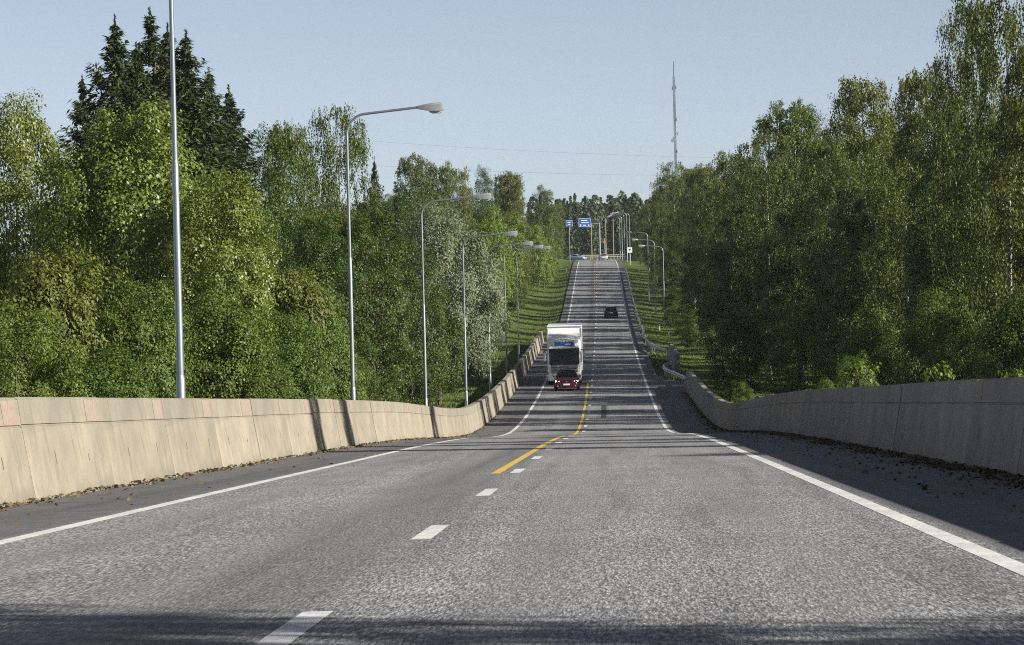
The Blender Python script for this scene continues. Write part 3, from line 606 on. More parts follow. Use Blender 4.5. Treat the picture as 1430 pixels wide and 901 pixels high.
# railing across the far crossing
b = base_at(822, 768); o = tag(empty('far_railing', b), 'low pale railing across the hilltop behind the silver car', 'railing')
xa, _ = from_px(796, 355, 768); xb, _ = from_px(872, 355, 768)
for z in (0.45, 0.85): MB().box(((xa + xb) / 2 - b.x, 0, z + 0.25), (xb - xa, 0.06, 0.2)).build('rail', M['rail_beige'], o)
for k in range(9): MB().box((xa - b.x + (xb - xa) * k / 8, 0.08, 0.45), (0.12, 0.1, 1.5)).build('post', M['rail_beige'], o)
# marker posts
def marker(t, Y, label):
    x, y = W(t, Y); o = tag(empty('marker_post', (x, y, float(ground(t, Y)))), label, 'marker post', 'roadside marker posts')
    MB().box((0, 0, 0.45), (0.12, 0.05, 1.2)).build('post', M['sign_white'], o, bevel=0.01); MB().box((0, -0.03, 0.85), (0.125, 0.02, 0.16)).build('reflector', M['sign_black'], o)
marker(-5.4, 382, 'white marker post at the left verge beyond the truck'); marker(-5.5, 600, 'white marker post at the left verge near the hilltop')
marker(8.3, 372, 'white marker post in the striped grass, nearest on the right'); marker(7.6, 392, 'white marker post in the striped grass, second on the right'); marker(7.0, 425, 'white marker post in the striped grass, farthest on the right')
# lattice radio mast
D = 930; xm, zt = from_px(940.5, 108, D); b = Vector((xm, D, float(ground(40, D)))); H = zt - b.z
mast = tag(empty('radio_mast', b), 'tall thin lattice radio mast rising above the right trees', 'radio mast')
legs = [(0.3 * math.cos(R(a)), 0.3 * math.sin(R(a))) for a in (90, 210, 330)]
for lx, ly in legs: MB().tube([(lx, ly, 0), (lx, ly, H)], 0.06, 6).build('leg', M['mast'], mast)
br = MB()
for i in range(int(H / 1.0)):
    for j in range(3):
        a, c = legs[j], legs[(j + 1) % 3]; br.tube([(*a, i), (*c, i + 1.0)], 0.025, 4, False); br.tube([(*a, i), (*c, i)], 0.025, 4, False)
br.build('lattice_bracing', M['mast'], mast, fix=False)
MB().tube([(0, 0, H - 0.2), (0, 0, H + 4.4)], [0.1, 0.07], 8).build('top_whip', M['mast'], mast)
for zz, xx in ((H - 3, 0.5), (H - 3.2, -0.5), (H - 12, 0.45), (H - 16, 0.6), (H - 17.4, -0.55), (H - 21, 0.42)):
    MB().box((xx, 0, zz), (0.22, 0.22, 1.0)).build('panel_antenna', M['mast'], mast, bevel=0.03); 
MB().tube([(-0.75, -0.2, H - 18.0), (-0.75, -0.45, H - 18.0)], [0.45, 0.5], 16).build('dish', M['lamp_shell'], mast)
for a in (30, 150, 270):
    for f in (0.95, 0.6): MB().tube([(0, 0, H * f), (30 * math.cos(R(a)), 30 * math.sin(R(a)), 0)], 0.006, 4, False).build('guy_wire', M['mast'], mast, fix=False)
# overhead wires
for (ya, yb, lb) in ((193, 221, 'upper overhead power wire crossing the sky beyond the hill'), (228, 246, 'lower overhead power wire crossing the sky beyond the hill')):
    D = 860; xa, za = from_px(470, ya, D); xb, zb = from_px(1020, yb, D); dx = xb - xa
    pts = [(xa + dx * k, D, za + (zb - za) * k - 2.0 * 4 * k * (1 - k) * 0.4) for k in np.linspace(-0.6, 1.6, 40)]
    o = MB().tube([Vector(p) - Vector(pts[20]) for p in pts], 0.016, 5).build('power_wire', M['mast'], None, fix=False); o.location = pts[20]; tag(o, lb, 'power wire', 'overhead power wires')

# ------------------------------------------------------------------ plants: prototypes
def unit(v): return v / np.maximum(1e-9, np.linalg.norm(v, axis=-1, keepdims=True))
def leaves_mesh(name, P, N, Dn, ln, wd, mat, fold=0.18):
    """one folded diamond per leaf: P centre, N normal, Dn long axis"""
    N = unit(N); Dn = unit(Dn - N * (Dn * N).sum(-1, keepdims=True)); S = np.cross(N, Dn)
    ln = np.asarray(ln)[:, None] / 2; wd = np.asarray(wd)[:, None] / 2
    a = P - Dn * ln; c = P + Dn * ln; bq = P + S * wd + N * wd * fold - Dn * ln * 0.15; d = P - S * wd + N * wd * fold - Dn * ln * 0.15
    V = np.stack([a, bq, c, d], 1).reshape(-1, 3); n = len(P)
    return np_mesh(name, V, np.arange(4 * n).reshape(n, 4), mat)
def rand_dir(n, g): return unit(g.normal(size=(n, 3)))
class Proto:
    def __init__(s, crown, trunk, H, Rw): s.crown, s.trunk, s.H, s.R = crown, trunk, H, Rw
def trunk_mesh(name, H, r0, tips, mat, g, lean=0.0, start=0.25, nl=14, sub=0.9, limb=None):
    mb = MB(); n = 8; pts = []; rad = []
    for i in range(n + 1):
        k = i / n; pts.append((lean * k * k + 0.12 * math.sin(k * 5 + g.random()), 0.12 * math.sin(k * 4 + 1 + g.random()), -0.5 + k * (H * 0.95 + 0.5))); rad.append(r0 * (1 - k) ** 0.8 + 0.015)
    mb.tube(pts, rad, 8); nf = len(mb.f)
    idx = g.choice(len(tips), min(nl, len(tips)), replace=False)
    for i in idx:
        tp = Vector(tips[i]); zb = max(H * start, tp.z - (abs(tp.x) + abs(tp.y)) * sub - 0.3); k = zb / (H * 0.95)
        j = min(n - 1, int(k * n)); q = Vector(pts[j]).lerp(Vector(pts[j + 1]), k * n - j); r = max(0.02, rad[j] * 0.45)
        mid = q.lerp(tp, 0.5) + Vector((g.normal() * 0.2, g.normal() * 0.2, 0.2)); mb.tube([q, mid, tp], [r, r * 0.5, 0.012], 5)
    me = bpy.data.meshes.new(name); me.from_pydata(mb.v, [], mb.f); me.materials.append(mat); me.materials.append(limb or mat)
    me.polygons.foreach_set('material_index', (np.arange(len(me.polygons)) >= nf).astype(np.int32))
    me.polygons.foreach_set('use_smooth', np.ones(len(me.polygons), bool)); return me
def lumpy(d, g, n=9, amp=0.3):
    k = rand_dir(n, g); a = g.uniform(-1, 1, n); return 1 + amp * sum(a[i] * np.exp(-4 * (1 - d @ k[i])) for i in range(n))
def broadleaf(name, H, Rw, zc, hz, ncl, nlf, leaf, mat, bark, seed, cr=0.2, droop=0.0, r0=0.14, elong=1.25, low=0.0, amp=0.35, flat=0.75):
    if ncl > 250: nlf = int(nlf * 2.3); ncl = int(ncl * 0.5); nlf = int(nlf * 0.87)
    g = np.random.default_rng(seed); d = rand_dir(ncl, g); d[:, 2] = np.where(d[:, 2] < -0.8, -d[:, 2], d[:, 2])
    r = (0.42 + 0.58 * g.random(ncl) ** 0.45) * np.clip(lumpy(d, g, 10, amp), 0.6, 1.12)
    cc = np.stack([d[:, 0] * r * Rw, d[:, 1] * r * Rw, zc + d[:, 2] * r * hz], -1); cc[:, 2] = np.maximum(cc[:, 2], low + 0.2)
    n = ncl * nlf; ci = np.repeat(np.arange(ncl), nlf); cs = (cr * Rw * g.uniform(0.55, 1.4, ncl))[ci]
    dd = rand_dir(n, g); dd[:, 2] = np.where(g.random(n) < 0.45, np.abs(dd[:, 2]), dd[:, 2]); off = dd * (g.random(n) ** 0.33)[:, None] * cs[:, None]; off[:, 2] *= flat
    P = cc[ci] + off; P[:, 2] -= droop * g.random(n) * cs
    P[:, 2] = np.maximum(P[:, 2], low + 0.05)
    out = unit(P - np.array([0, 0, zc])); N = unit(off) * 0.5 + out * 0.55 + np.array([0, 0, 0.45]) + rand_dir(n, g) * 0.65
    Dn = rand_dir(n, g) + np.array([0, 0, -0.7]) + out * 0.3; s = leaf * g.uniform(0.65, 1.3, n)
    crown = leaves_mesh(name + '_crown', P, N, Dn, s * elong, s, mat)
    return Proto(crown, trunk_mesh(name + '_trunk', min(H, zc + hz * 0.7), r0, cc, bark, g), H, Rw)
def birch(name, H, Rw, ncl, mat, seed, leaf=0.075, weep=1.6, base=0.2, nst=20, nlv=15):
    """upright trunk, rising limbs ending in clumps of hanging leafy strands"""
    g = np.random.default_rng(seed); k = g.random(ncl) ** 0.8; a = g.uniform(0, 6.28, ncl)
    lumps = [(g.uniform(0.1, 1), g.uniform(0, 6.28), g.uniform(-0.5, 0.45)) for _ in range(14)]
    mod = 1 + sum(w_ * np.exp(-((k - kz) / 0.11) ** 2) * np.clip(np.cos(a - az), 0, 1) for kz, az, w_ in lumps)
    env = Rw * np.clip(np.sin(np.pi * (0.2 + 0.68 * k)) ** 0.7, 0.1, 1) * np.clip(mod, 0.35, 1.5)
    rr = env * (0.2 + 0.8 * g.random(ncl) ** 0.55); z = H * (base + (0.985 - base) * k) + g.normal(size=ncl) * 0.25
    lx = 0.5 * np.sin(k * 3 + seed)
    cc = np.stack([np.cos(a) * rr + lx * k, np.sin(a) * rr, z], -1)
    n = ncl * nst; ci = np.repeat(np.arange(ncl), nst); cs = g.uniform(0.45, 1.05, ncl)[ci]
    off = rand_dir(n, g) * (g.random(n) ** 0.5 * cs)[:, None]; off[:, 2] = np.abs(off[:, 2]) * 0.7
    tx = cc[ci] + off; L = weep * g.uniform(0.2, 1.0, n) * (0.35 + 0.5 * (rr / Rw)[ci]); dr = rand_dir(n, g) * 0.25
    kk = np.linspace(0, 1, nlv)[None, :, None]
    S = tx[:, None] - np.array([0, 0, 1.0]) * (L[:, None, None] * kk ** 1.2) + dr[:, None] * kk * L[:, None, None] + g.normal(size=(n, nlv, 3)) * 0.07
    P = S.reshape(-1, 3); P = P[P[:, 2] > 0.3]; m = len(P)
    o2 = unit(np.stack([P[:, 0], P[:, 1], 0 * P[:, 0] + 0.5], -1)); N = o2 * 0.6 + rand_dir(m, g) * 0.9 + np.array([0, 0, 0.25])
    Dn = rand_dir(m, g) * 0.7 + np.array([0, 0, -1.0]); s = leaf * g.uniform(0.7, 1.35, m)
    crown = leaves_mesh(name + '_crown', P, N, Dn, s * 1.3, s, mat)
    return Proto(crown, trunk_mesh(name + '_trunk', H * 0.97, 0.15, cc, M['birch_bark'], g, 0.3, 0.25, 34, 1.2, M['bark']), H, Rw)
def spruce(name, H, Rw, seed, whorls=46, mat=None, dens=1.0):
    g = np.random.default_rng(seed); Ps = []; Ns = []; Ds = []; ls = []; ws = []; tips = []
    for i in range(whorls):
        k = (i + 0.5 * g.random()) / whorls; z = 0.6 + (H - 0.9) * k; L0 = Rw * (1 - k) ** 0.55 * (0.9 + 0.1 * math.sin(9 * k)) * min(1, 0.35 + (1 - k) * 4)
        nb = 9
        for j in range(nb):
            a = 2 * math.pi * (j + g.random() * 0.8) / nb + i * 0.7; L = L0 * g.uniform(0.5, 1.25); d = np.array([math.cos(a), math.sin(a), 0]); sd = np.array([-d[1], d[0], 0])
            m = int((10 + 34 * L) * dens); s = g.random(m) ** 0.75; rise = 0.55 - 1.0 * (1 - k)
            bz = z + g.uniform(-0.25, 0.25) + L * (rise * s * 0.55 + 0.3 * s ** 3)
            hw_ = 0.42 * L * (1 - s) ** 0.6 * s ** 0.3 + 0.08; lat = g.uniform(-1, 1, m) * hw_; hang = g.random(m) ** 2 * 0.5 * min(1, L * 0.6)
            p = d * (L * s)[:, None] + sd * lat[:, None]; p[:, 2] = bz - np.abs(lat) * 0.3 - hang
            Ps.append(p); dirv = d * 0.8 + sd * (np.sign(lat) * 0.6)[:, None] + np.array([0, 0, -0.25]) + g.normal(size=(m, 3)) * 0.28
            Ds.append(dirv); Ns.append(np.array([0, 0, 1.0]) + g.normal(size=(m, 3)) * 0.5 + d * 0.35); ls.append(g.uniform(0.2, 0.42, m)); ws.append(g.uniform(0.06, 0.12, m))
            if L > 0.6: tips.append((d[0] * L * 0.7, d[1] * L * 0.7, z + L * rise * 0.3))
    m = 60; z = np.linspace(H - 1.1, H, m); Ps.append(np.stack([g.normal(size=m) * 0.06 * (H - z + 0.1), g.normal(size=m) * 0.06 * (H - z + 0.1), z], -1)); Ds.append(rand_dir(m, g) + np.array([0, 0, 0.9])); Ns.append(rand_dir(m, g)); ls.append(np.full(m, 0.2)); ws.append(np.full(m, 0.06))
    crown = leaves_mesh(name + '_crown', np.concatenate(Ps), np.concatenate(Ns), np.concatenate(Ds), np.concatenate(ls), np.concatenate(ws), mat or M['needle'], 0.3)
    return Proto(crown, trunk_mesh(name + '_trunk', H, 0.2, tips, M['bark'], g, 0, 0.08, 40, 0.1), H, Rw)
def pine(name, H, Rw, seed):
    g = np.random.default_rng(seed); p = broadleaf(name, H, Rw, H * 0.72, H * 0.28, 34, 150, 0.16, M['pine_needle'], M['bark'], seed, 0.3, 0, 0.2, 2.6, 0, 0.5, 0.5); return p

PR = {}
PR['maple'] = [broadleaf('maple', 10, 3.9, 5.4, 4.7, 560, 130, 0.09, M['maple_leaf'], M['bark'], 11, 0.2), broadleaf('maple', 10, 3.6, 5.2, 4.9, 540, 125, 0.09, M['maple_leaf'], M['bark'], 12, 0.22)]
PR['alder'] = [broadleaf('alder', 12, 3.0, 6.4, 5.8, 420, 110, 0.082, M['alder_leaf'], M['bark'], 21, 0.24, 0.3), broadleaf('alder', 12, 2.7, 6.2, 5.9, 400, 110, 0.082, M['alder_leaf'], M['bark'], 22, 0.25, 0.3), broadleaf('alder', 12, 3.3, 6.5, 5.6, 430, 110, 0.085, M['alder_leaf'], M['bark'], 23, 0.22, 0.3)]
PR['bush'] = [broadleaf('bush', 5, 2.5, 2.3, 2.7, 320, 110, 0.066, M['bush_leaf'], M['bark'], 31, 0.22, 0, 0.06), broadleaf('bush', 5, 2.3, 2.2, 2.8, 310, 110, 0.066, M['bush_leaf'], M['bark'], 32, 0.24, 0, 0.06)]
PR['rowan'] = [broadleaf('rowan', 6, 2.7, 3.0, 3.1, 340, 115, 0.062, M['rusty_leaf'], M['bark'], 35, 0.22, 0, 0.07, 1.9)]
PR['bright'] = [broadleaf('bright', 12, 4.6, 6.0, 6.0, 360, 85, 0.12, M['bright_leaf'], M['bark'], 41, 0.2, 0.2, 0.15, 1.9), broadleaf('bright', 12, 4.2, 5.8, 6.1, 340, 85, 0.12, M['bright_leaf'], M['bark'], 42, 0.22, 0.2, 0.15, 1.9)]
PR['willow'] = [broadleaf('willow', 12, 4.4, 6.4, 5.6, 460, 130, 0.07, M['willow_leaf'], M['bark'], 51, 0.2, 0.9, 0.18, 2.6)]
PR['birch'] = [birch('birch', 18, 3.7, 360, M['birch_leaf'], 61, 0.098, 1.1, 0.14, 13, 11), birch('birch', 18, 3.5, 340, M['birch_leaf'], 62, 0.098, 0.9, 0.1, 14, 11), birch('birch', 18, 4.0, 230, M['birch_leaf'], 63, 0.098, 2.4, 0.12, 13, 16), birch('birch', 18, 3.9, 350, M['birch_leaf'], 64, 0.098, 1.0, 0.1, 14, 11)]
PR['spruce'] = [spruce('spruce', 18, 3.6, 71), spruce('spruce', 18, 3.3, 72, 42), spruce('spruce', 18, 4.0, 73, 44)]
PR['sprig'] = [broadleaf('sprig', 2.6, 0.8, 1.9, 0.75, 46, 10, 0.085, M['bright_leaf'], M['bark'], 91, 0.2, 0, 0.02, 1.3, 0, 0.6)]
PR['pine'] = [pine('pine', 18, 2.6, 81)]

def plant(name, kind, x, Y, H, Rw, label, group, cat='tree', var=None, tr_=True, zoff=0.0):
    ps = PR[kind]; p = ps[var if var is not None else rng.integers(len(ps))]
    t = x - float(xr(Y)); root = tag(empty(name, (x, Y, float(ground(t, Y)) - 0.1 + zoff), rng.uniform(0, 6.28)), label, cat, group)
    sz = H / p.H; sx = (Rw / p.R) if Rw else sz
    root.scale = (sx, sx, sz)
    link('trunk' if cat == 'tree' else 'stem', p.trunk, root); link('crown' if cat == 'tree' else 'foliage', p.crown, root)
    return root
def tree_px(name, kind, px, ytop, D, wpx, label, group, cat='tree', var=None):
    """crown centre column px, crown top ytop, forward distance D, crown width wpx in photo pixels"""
    x, zt = from_px(px, ytop, D); rw = wpx / 2 / FPX * D * 0.92
    if px < 800:
        lim = -6.7 if D < 120 else (-8.2 if D < 340 else (-9.0 if D < 460 else -6.8)); x = min(x, float(xr(D)) + ((-9.3 if D < 480 else -6.6) - rw * 0.75 if D > 340 else (lim - rw * 0.85 if cat == 'bush' else -6.9 - rw * 0.8)))
    elif D < 300: x = max(x, float(xr(D)) + (7.5 if cat == 'sprig' else 8.0) + rw * 0.8)
    g0 = float(ground(x - float(xr(D)), D))
    return plant(name, kind, x, D, (zt - g0) * 0.985 + 0.1, wpx / 2 / FPX * D * 0.92, label, group, cat, var)

# ------------------------------------------------------------------ trees left of the road
GL = 'trees and bushes left of the road'
for a in [
    ('maple_tree', 'maple', 195, 152, 100, 300, 'big sunlit maple with pale green leaves in front of the spruces', GL, 'tree', 0),
    ('maple_tree', 'maple', 20, 165, 104, 190, 'leafy green maple at the left edge of the view', GL, 'tree', 1),
    ('maple_tree', 'maple', 310, 262, 96, 200, 'lower maple right of the nearest lamp pole', GL, 'tree', 1),
    ('rowan_bush', 'rowan', 70, 292, 80, 250, 'reddish green rowan bush over the left end of the barrier', GL, 'bush', 0),
    ('rowan_bush', 'rowan', -70, 330, 74, 220, 'reddish rowan bush cut by the left edge of the picture', GL, 'bush', 0),
    ('leafy_bush', 'bush', 190, 400, 80, 170, 'dark green bush just left of the nearest lamp pole', GL, 'bush', 0),
    ('leafy_bush', 'bush', 310, 405, 84, 190, 'dense green bush just right of the nearest lamp pole', GL, 'bush', 1),
    ('rowan_bush', 'rowan', 405, 330, 104, 180, 'yellow tinged rowan bush between the first and second lamp poles', GL, 'bush', 0),
    ('leafy_bush', 'bush', 410, 440, 94, 150, 'low green bush behind the shadow streaks on the barrier', GL, 'bush', 0),
    ('spruce_tree', 'spruce', 158, 10, 142, 290, 'tall dark spruce, left one of the three over the maple', GL, 'tree', 0),
    ('spruce_tree', 'spruce', 207, 0, 150, 290, 'tallest dark spruce, middle one of the three over the maple', GL, 'tree', 1),
    ('spruce_tree', 'spruce', 258, 32, 146, 330, 'broad dark spruce right of the nearest lamp pole', GL, 'tree', 2),
    ('spruce_tree', 'spruce', 318, 110, 158, 230, 'shorter spruce on the right flank of the spruce group', GL, 'tree', 0),
    ('spruce_tree', 'spruce', 112, 95, 150, 200, 'shorter spruce on the left flank of the spruce group', GL, 'tree', 1),
    ('spruce_tree', 'spruce', 232, 22, 154, 280, 'dark spruce hidden by the nearest lamp pole', GL, 'tree', 0),
    ('spruce_tree', 'spruce', 188, 48, 138, 260, 'dark spruce between the left and middle tops of the spruce group', GL, 'tree', 2),
    ('spruce_tree', 'spruce', 290, 85, 150, 260, 'sloping dark spruce between the broad and the shorter right spruce', GL, 'tree', 1),
    ('alder_tree', 'alder', 375, 205, 150, 120, 'dark green alder just right of the spruce group', GL, 'tree', 0),
    ('birch_tree', 'birch', 405, 170, 172, 110, 'birch with a thin crown between spruces and second lamp', GL, 'tree', 0),
    ('birch_tree', 'birch', 470, 153, 176, 120, 'tall drooping birch behind the second lamp pole', GL, 'tree', 2),
    ('rowan_tree', 'rowan', 470, 235, 142, 150, 'yellowish tree behind the second lamp pole', GL, 'tree', 0),
    ('alder_tree', 'alder', 440, 290, 122, 150, 'dark leafy alder left of the second lamp pole', GL, 'tree', 2),
    ('spruce_tree', 'spruce', 522, 212, 192, 80, 'small pointed spruce right of the second lamp pole', GL, 'tree', 0),
    ('spruce_tree', 'spruce', 553, 262, 186, 85, 'low spruce at the left edge of the grey-green willow', GL, 'tree', 2),
    ('alder_tree', 'alder', 515, 285, 140, 120, 'mid green alder right of the second lamp pole', GL, 'tree', 1),
    ('leafy_bush', 'bush', 545, 335, 122, 150, 'pale leaved bush between second and third lamp poles', GL, 'bush', 1),
    ('leafy_bush', 'bush', 480, 420, 104, 130, 'low green bush at the foot of the second lamp pole', GL, 'bush', 0),
    ('alder_tree', 'alder', 590, 345, 158, 110, 'dark green alder behind the third lamp pole', GL, 'tree', 0),
    ('leafy_bush', 'bush', 560, 440, 126, 110, 'low bush left of the third lamp pole base', GL, 'bush', 0),
    ('leafy_bush', 'bush', 622, 425, 158, 90, 'low bush right of the third lamp pole', GL, 'bush', 1),
    ('willow_tree', 'willow', 635, 262, 214, 165, 'broad grey-green willow behind the third lamp head', GL, 'tree', 0),
    ('willow_tree', 'willow', 690, 330, 252, 110, 'smaller grey-green willow behind the fourth lamp pole', GL, 'tree', 0),
    ('leafy_bush', 'bush', 665, 410, 212, 100, 'shaded dark bush under the grey-green willow', GL, 'bush', 0),
    ('leafy_bush', 'bush', 700, 420, 258, 80, 'shaded dark bush behind the fifth lamp pole', GL, 'bush', 1),
    ('bright_tree', 'bright', 722, 292, 345, 95, 'bright green tree behind the farthest left lamps', GL, 'tree', 0),
    ('bright_tree', 'bright', 690, 285, 372, 80, 'bright green tree peeking over the willow', GL, 'tree', 1),
    ('bright_tree', 'bright', 755, 293, 430, 85, 'bright green tree above the grass bank', GL, 'tree', 1),
    ('bright_tree', 'bright', 770, 305, 505, 62, 'bright yellow-green tree nearest the left verge', GL, 'tree', 0),
    ('bright_tree', 'bright', 783, 318, 575, 40, 'small bright tree at the top of the left verge', GL, 'tree', 1),
    ('leafy_bush', 'bush', 735, 385, 375, 70, 'low bush at the foot of the bright trees', GL, 'bush', 0),
    ('leafy_bush', 'bush', 765, 370, 450, 50, 'low bush beside the grass bank', GL, 'bush', 1),
    ('leafy_bush', 'bush', 785, 365, 540, 34, 'small bush beside the left line near the hilltop', GL, 'bush', 0),
    ('birch_tree', 'birch', 580, 215, 330, 75, 'tall distant birch above the left end of the willow', GL, 'tree', 0),
    ('birch_tree', 'birch', 605, 222, 345, 65, 'tall distant birch above the middle of the willow', GL, 'tree', 1),
    ('birch_tree', 'birch', 640, 236, 360, 60, 'distant birch above the right end of the willow', GL, 'tree', 2),
    ('alder_tree', 'alder', 672, 246, 400, 50, 'distant dark tree left of the twin birches', GL, 'tree', 0),
    ('spruce_tree', 'spruce', 692, 240, 430, 38, 'distant thin spruce left of the twin birches', GL, 'tree', 0),
    ('birch_tree', 'birch', 717, 237, 440, 55, 'distant birch, left one of twins over the bright trees', GL, 'tree', 1),
    ('birch_tree', 'birch', 745, 242, 450, 52, 'distant birch, right one of twins over the bright trees', GL, 'tree', 0),
    ('alder_tree', 'alder', 768, 262, 520, 45, 'distant tree right of the twin birches', GL, 'tree', 1),
    ('alder_tree', 'alder', 560, 275, 250, 80, 'leafy tree filling behind the low spruce', GL, 'tree', 1),
    ('leafy_bush', 'bush', 150, 480, 70, 190, 'low green bush over the barrier left of the nearest pole', GL, 'bush', 1),
    ('leafy_bush', 'bush', 20, 440, 68, 200, 'low dark bush over the leftmost barrier panels', GL, 'bush', 0),
    ('leafy_bush', 'bush', 350, 490, 84, 150, 'low leafy bush over the barrier between the first two lamp poles', GL, 'bush', 0),
    ('leafy_bush', 'bush', 452, 500, 98, 100, 'small bush over the barrier by the second shadow streaks', GL, 'bush', 1),
    ('leafy_bush', 'bush', 520, 500, 112, 90, 'small bush over the barrier between second and third poles', GL, 'bush', 0),
    ('leafy_bush', 'bush', 580, 512, 146, 60, 'small bush over the barrier right of the third pole', GL, 'bush', 1),
]: tree_px(*a)

# ------------------------------------------------------------------ trees right of the road
GR = 'trees and bushes right of the road'
for a in [
    ('birch_tree', 'birch', 1400, -60, 172, 190, 'tall weeping birch filling the right edge of the view', GR, 'tree', 2),
    ('birch_tree', 'birch', 1345, 20, 182, 120, 'weeping birch with drooping twigs against the sky', GR, 'tree', 2),
    ('birch_tree', 'birch', 1455, 60, 164, 170, 'dark birch partly outside the right edge', GR, 'tree', 0),
    ('birch_tree', 'birch', 1285, 92, 224, 130, 'yellow-green birch left of the weeping birch', GR, 'tree', 1),
    ('birch_tree', 'birch', 1205, 108, 252, 140, 'high yellow-green birch beside the dark pine top', GR, 'tree', 0),
    ('spruce_tree', 'spruce', 1185, 106, 276, 60, 'dark conifer top poking out between the birches', GR, 'tree', 1),
    ('birch_tree', 'birch', 1105, 135, 272, 115, 'tall pale topped birch standing behind the front birches', GR, 'tree', 1),
    ('birch_tree', 'birch', 1070, 188, 262, 120, 'broad yellow-green birch with white trunk, front row', GR, 'tree', 2),
    ('birch_tree', 'birch', 1150, 190, 246, 120, 'bushy yellow-green birch in the middle of the right trees', GR, 'tree', 0),
    ('birch_tree', 'birch', 1245, 180, 232, 120, 'sunlit birch in front of the high birch', GR, 'tree', 2),
    ('alder_tree', 'alder', 1320, 230, 205, 130, 'dark alder below the weeping birch', GR, 'tree', 0),
    ('alder_tree', 'alder', 1390, 260, 184, 140, 'dark alder at the right edge below the weeping birch', GR, 'tree', 1),
    ('alder_tree', 'alder', 1200, 265, 226, 120, 'dark alder in the middle of the right trees', GR, 'tree', 2),
    ('alder_tree', 'alder', 1110, 290, 250, 120, 'shaded alder below the broad birch', GR, 'tree', 1),
    ('alder_tree', 'alder', 1040, 300, 266, 100, 'shaded alder at the left of the front right trees', GR, 'tree', 0),
    ('birch_tree', 'birch', 1015, 212, 330, 80, 'slim birch with pale trunk left of the broad birch', GR, 'tree', 0),
    ('alder_tree', 'alder', 1005, 330, 292, 70, 'dark tree over the end of the right barrier', GR, 'tree', 2),
    ('birch_tree', 'birch', 985, 225, 420, 60, 'birch behind the dark gap right of the lamps', GR, 'tree', 1),
    ('birch_tree', 'birch', 940, 228, 470, 62, 'tall birch just below the radio mast', GR, 'tree', 2),
    ('birch_tree', 'birch', 965, 238, 450, 50, 'birch right of the radio mast', GR, 'tree', 0),
    ('birch_tree', 'birch', 920, 262, 545, 44, 'birch left of the radio mast near the hilltop', GR, 'tree', 1),
    ('alder_tree', 'alder', 948, 330, 440, 60, 'shaded leafy tree behind the nearest right lamp pole', GR, 'tree', 1),
    ('leafy_bush', 'bush', 925, 345, 500, 44, 'sunlit bush beside the nearest right lamp heads', GR, 'bush', 0),
    ('leafy_bush', 'bush', 945, 400, 402, 50, 'dark bush at the foot of the right lamp poles', GR, 'bush', 1),
    ('alder_tree', 'alder', 975, 350, 352, 60, 'dark tree beside the shaded grass slope', GR, 'tree', 0),
    ('leafy_bush', 'bush', 975, 435, 330, 70, 'dark bush on the shaded slope right of the short barrier', GR, 'bush', 0),
    ('leafy_bush', 'bush', 1030, 430, 240, 110, 'dark bush behind the far end of the right barrier', GR, 'bush', 1),
    ('leafy_bush', 'bush', 1120, 425, 206, 130, 'dark bush low among the right trees', GR, 'bush', 0),
    ('leafy_bush', 'bush', 1220, 415, 182, 140, 'dark bush behind the middle of the right barrier', GR, 'bush', 1),
    ('leafy_bush', 'bush', 1320, 410, 158, 150, 'dark bush behind the sprigs on the right barrier', GR, 'bush', 0),
    ('leafy_bush', 'bush', 1420, 400, 146, 160, 'dark bush low at the right edge', GR, 'bush', 1),
    ('leafy_bush', 'bush', 1195, 500, 112, 70, 'sunlit bush peeping over the right barrier', GR, 'bush', 0),
    ('leafy_bush', 'bush', 1150, 527, 118, 50, 'low sunlit weeds over the right barrier', GR, 'bush', 1),
    ('leafy_bush', 'bush', 1000, 535, 196, 50, 'yellow-green weeds behind the bend of the right barrier', GR, 'bush', 0),
]: tree_px(*a)
# trees beyond the right edge of the view, whose shade falls across the road
for x, Y, H, rw, lb in ((15, 6.9, 15, 3.2, 'birch beside the camera on the right, outside the frame'), (22, 65, 20, 1.5, 'slim birch right of the road, outside the frame'), (23, 73, 21, 1.4, 'second slim birch right of the road, outside the frame'),
                        (21, 80, 15.5, 2.4, 'third slim alder right of the road, outside the frame'), (21, 95, 15.5, 3.0, 'fourth alder right of the road, outside the frame'), (22, 114, 20, 2.2, 'fifth slim birch right of the road, outside the frame'), (23, 130, 16, 3.0, 'sixth birch right of the road, outside the frame'), (23, 150, 17, 3, 'seventh birch right of the road, outside the frame')):
    kd = 'alder' if 'alder' in lb else 'birch'; plant(kd + '_tree', kd, x, Y, H, rw, lb, GR, 'tree', 1)

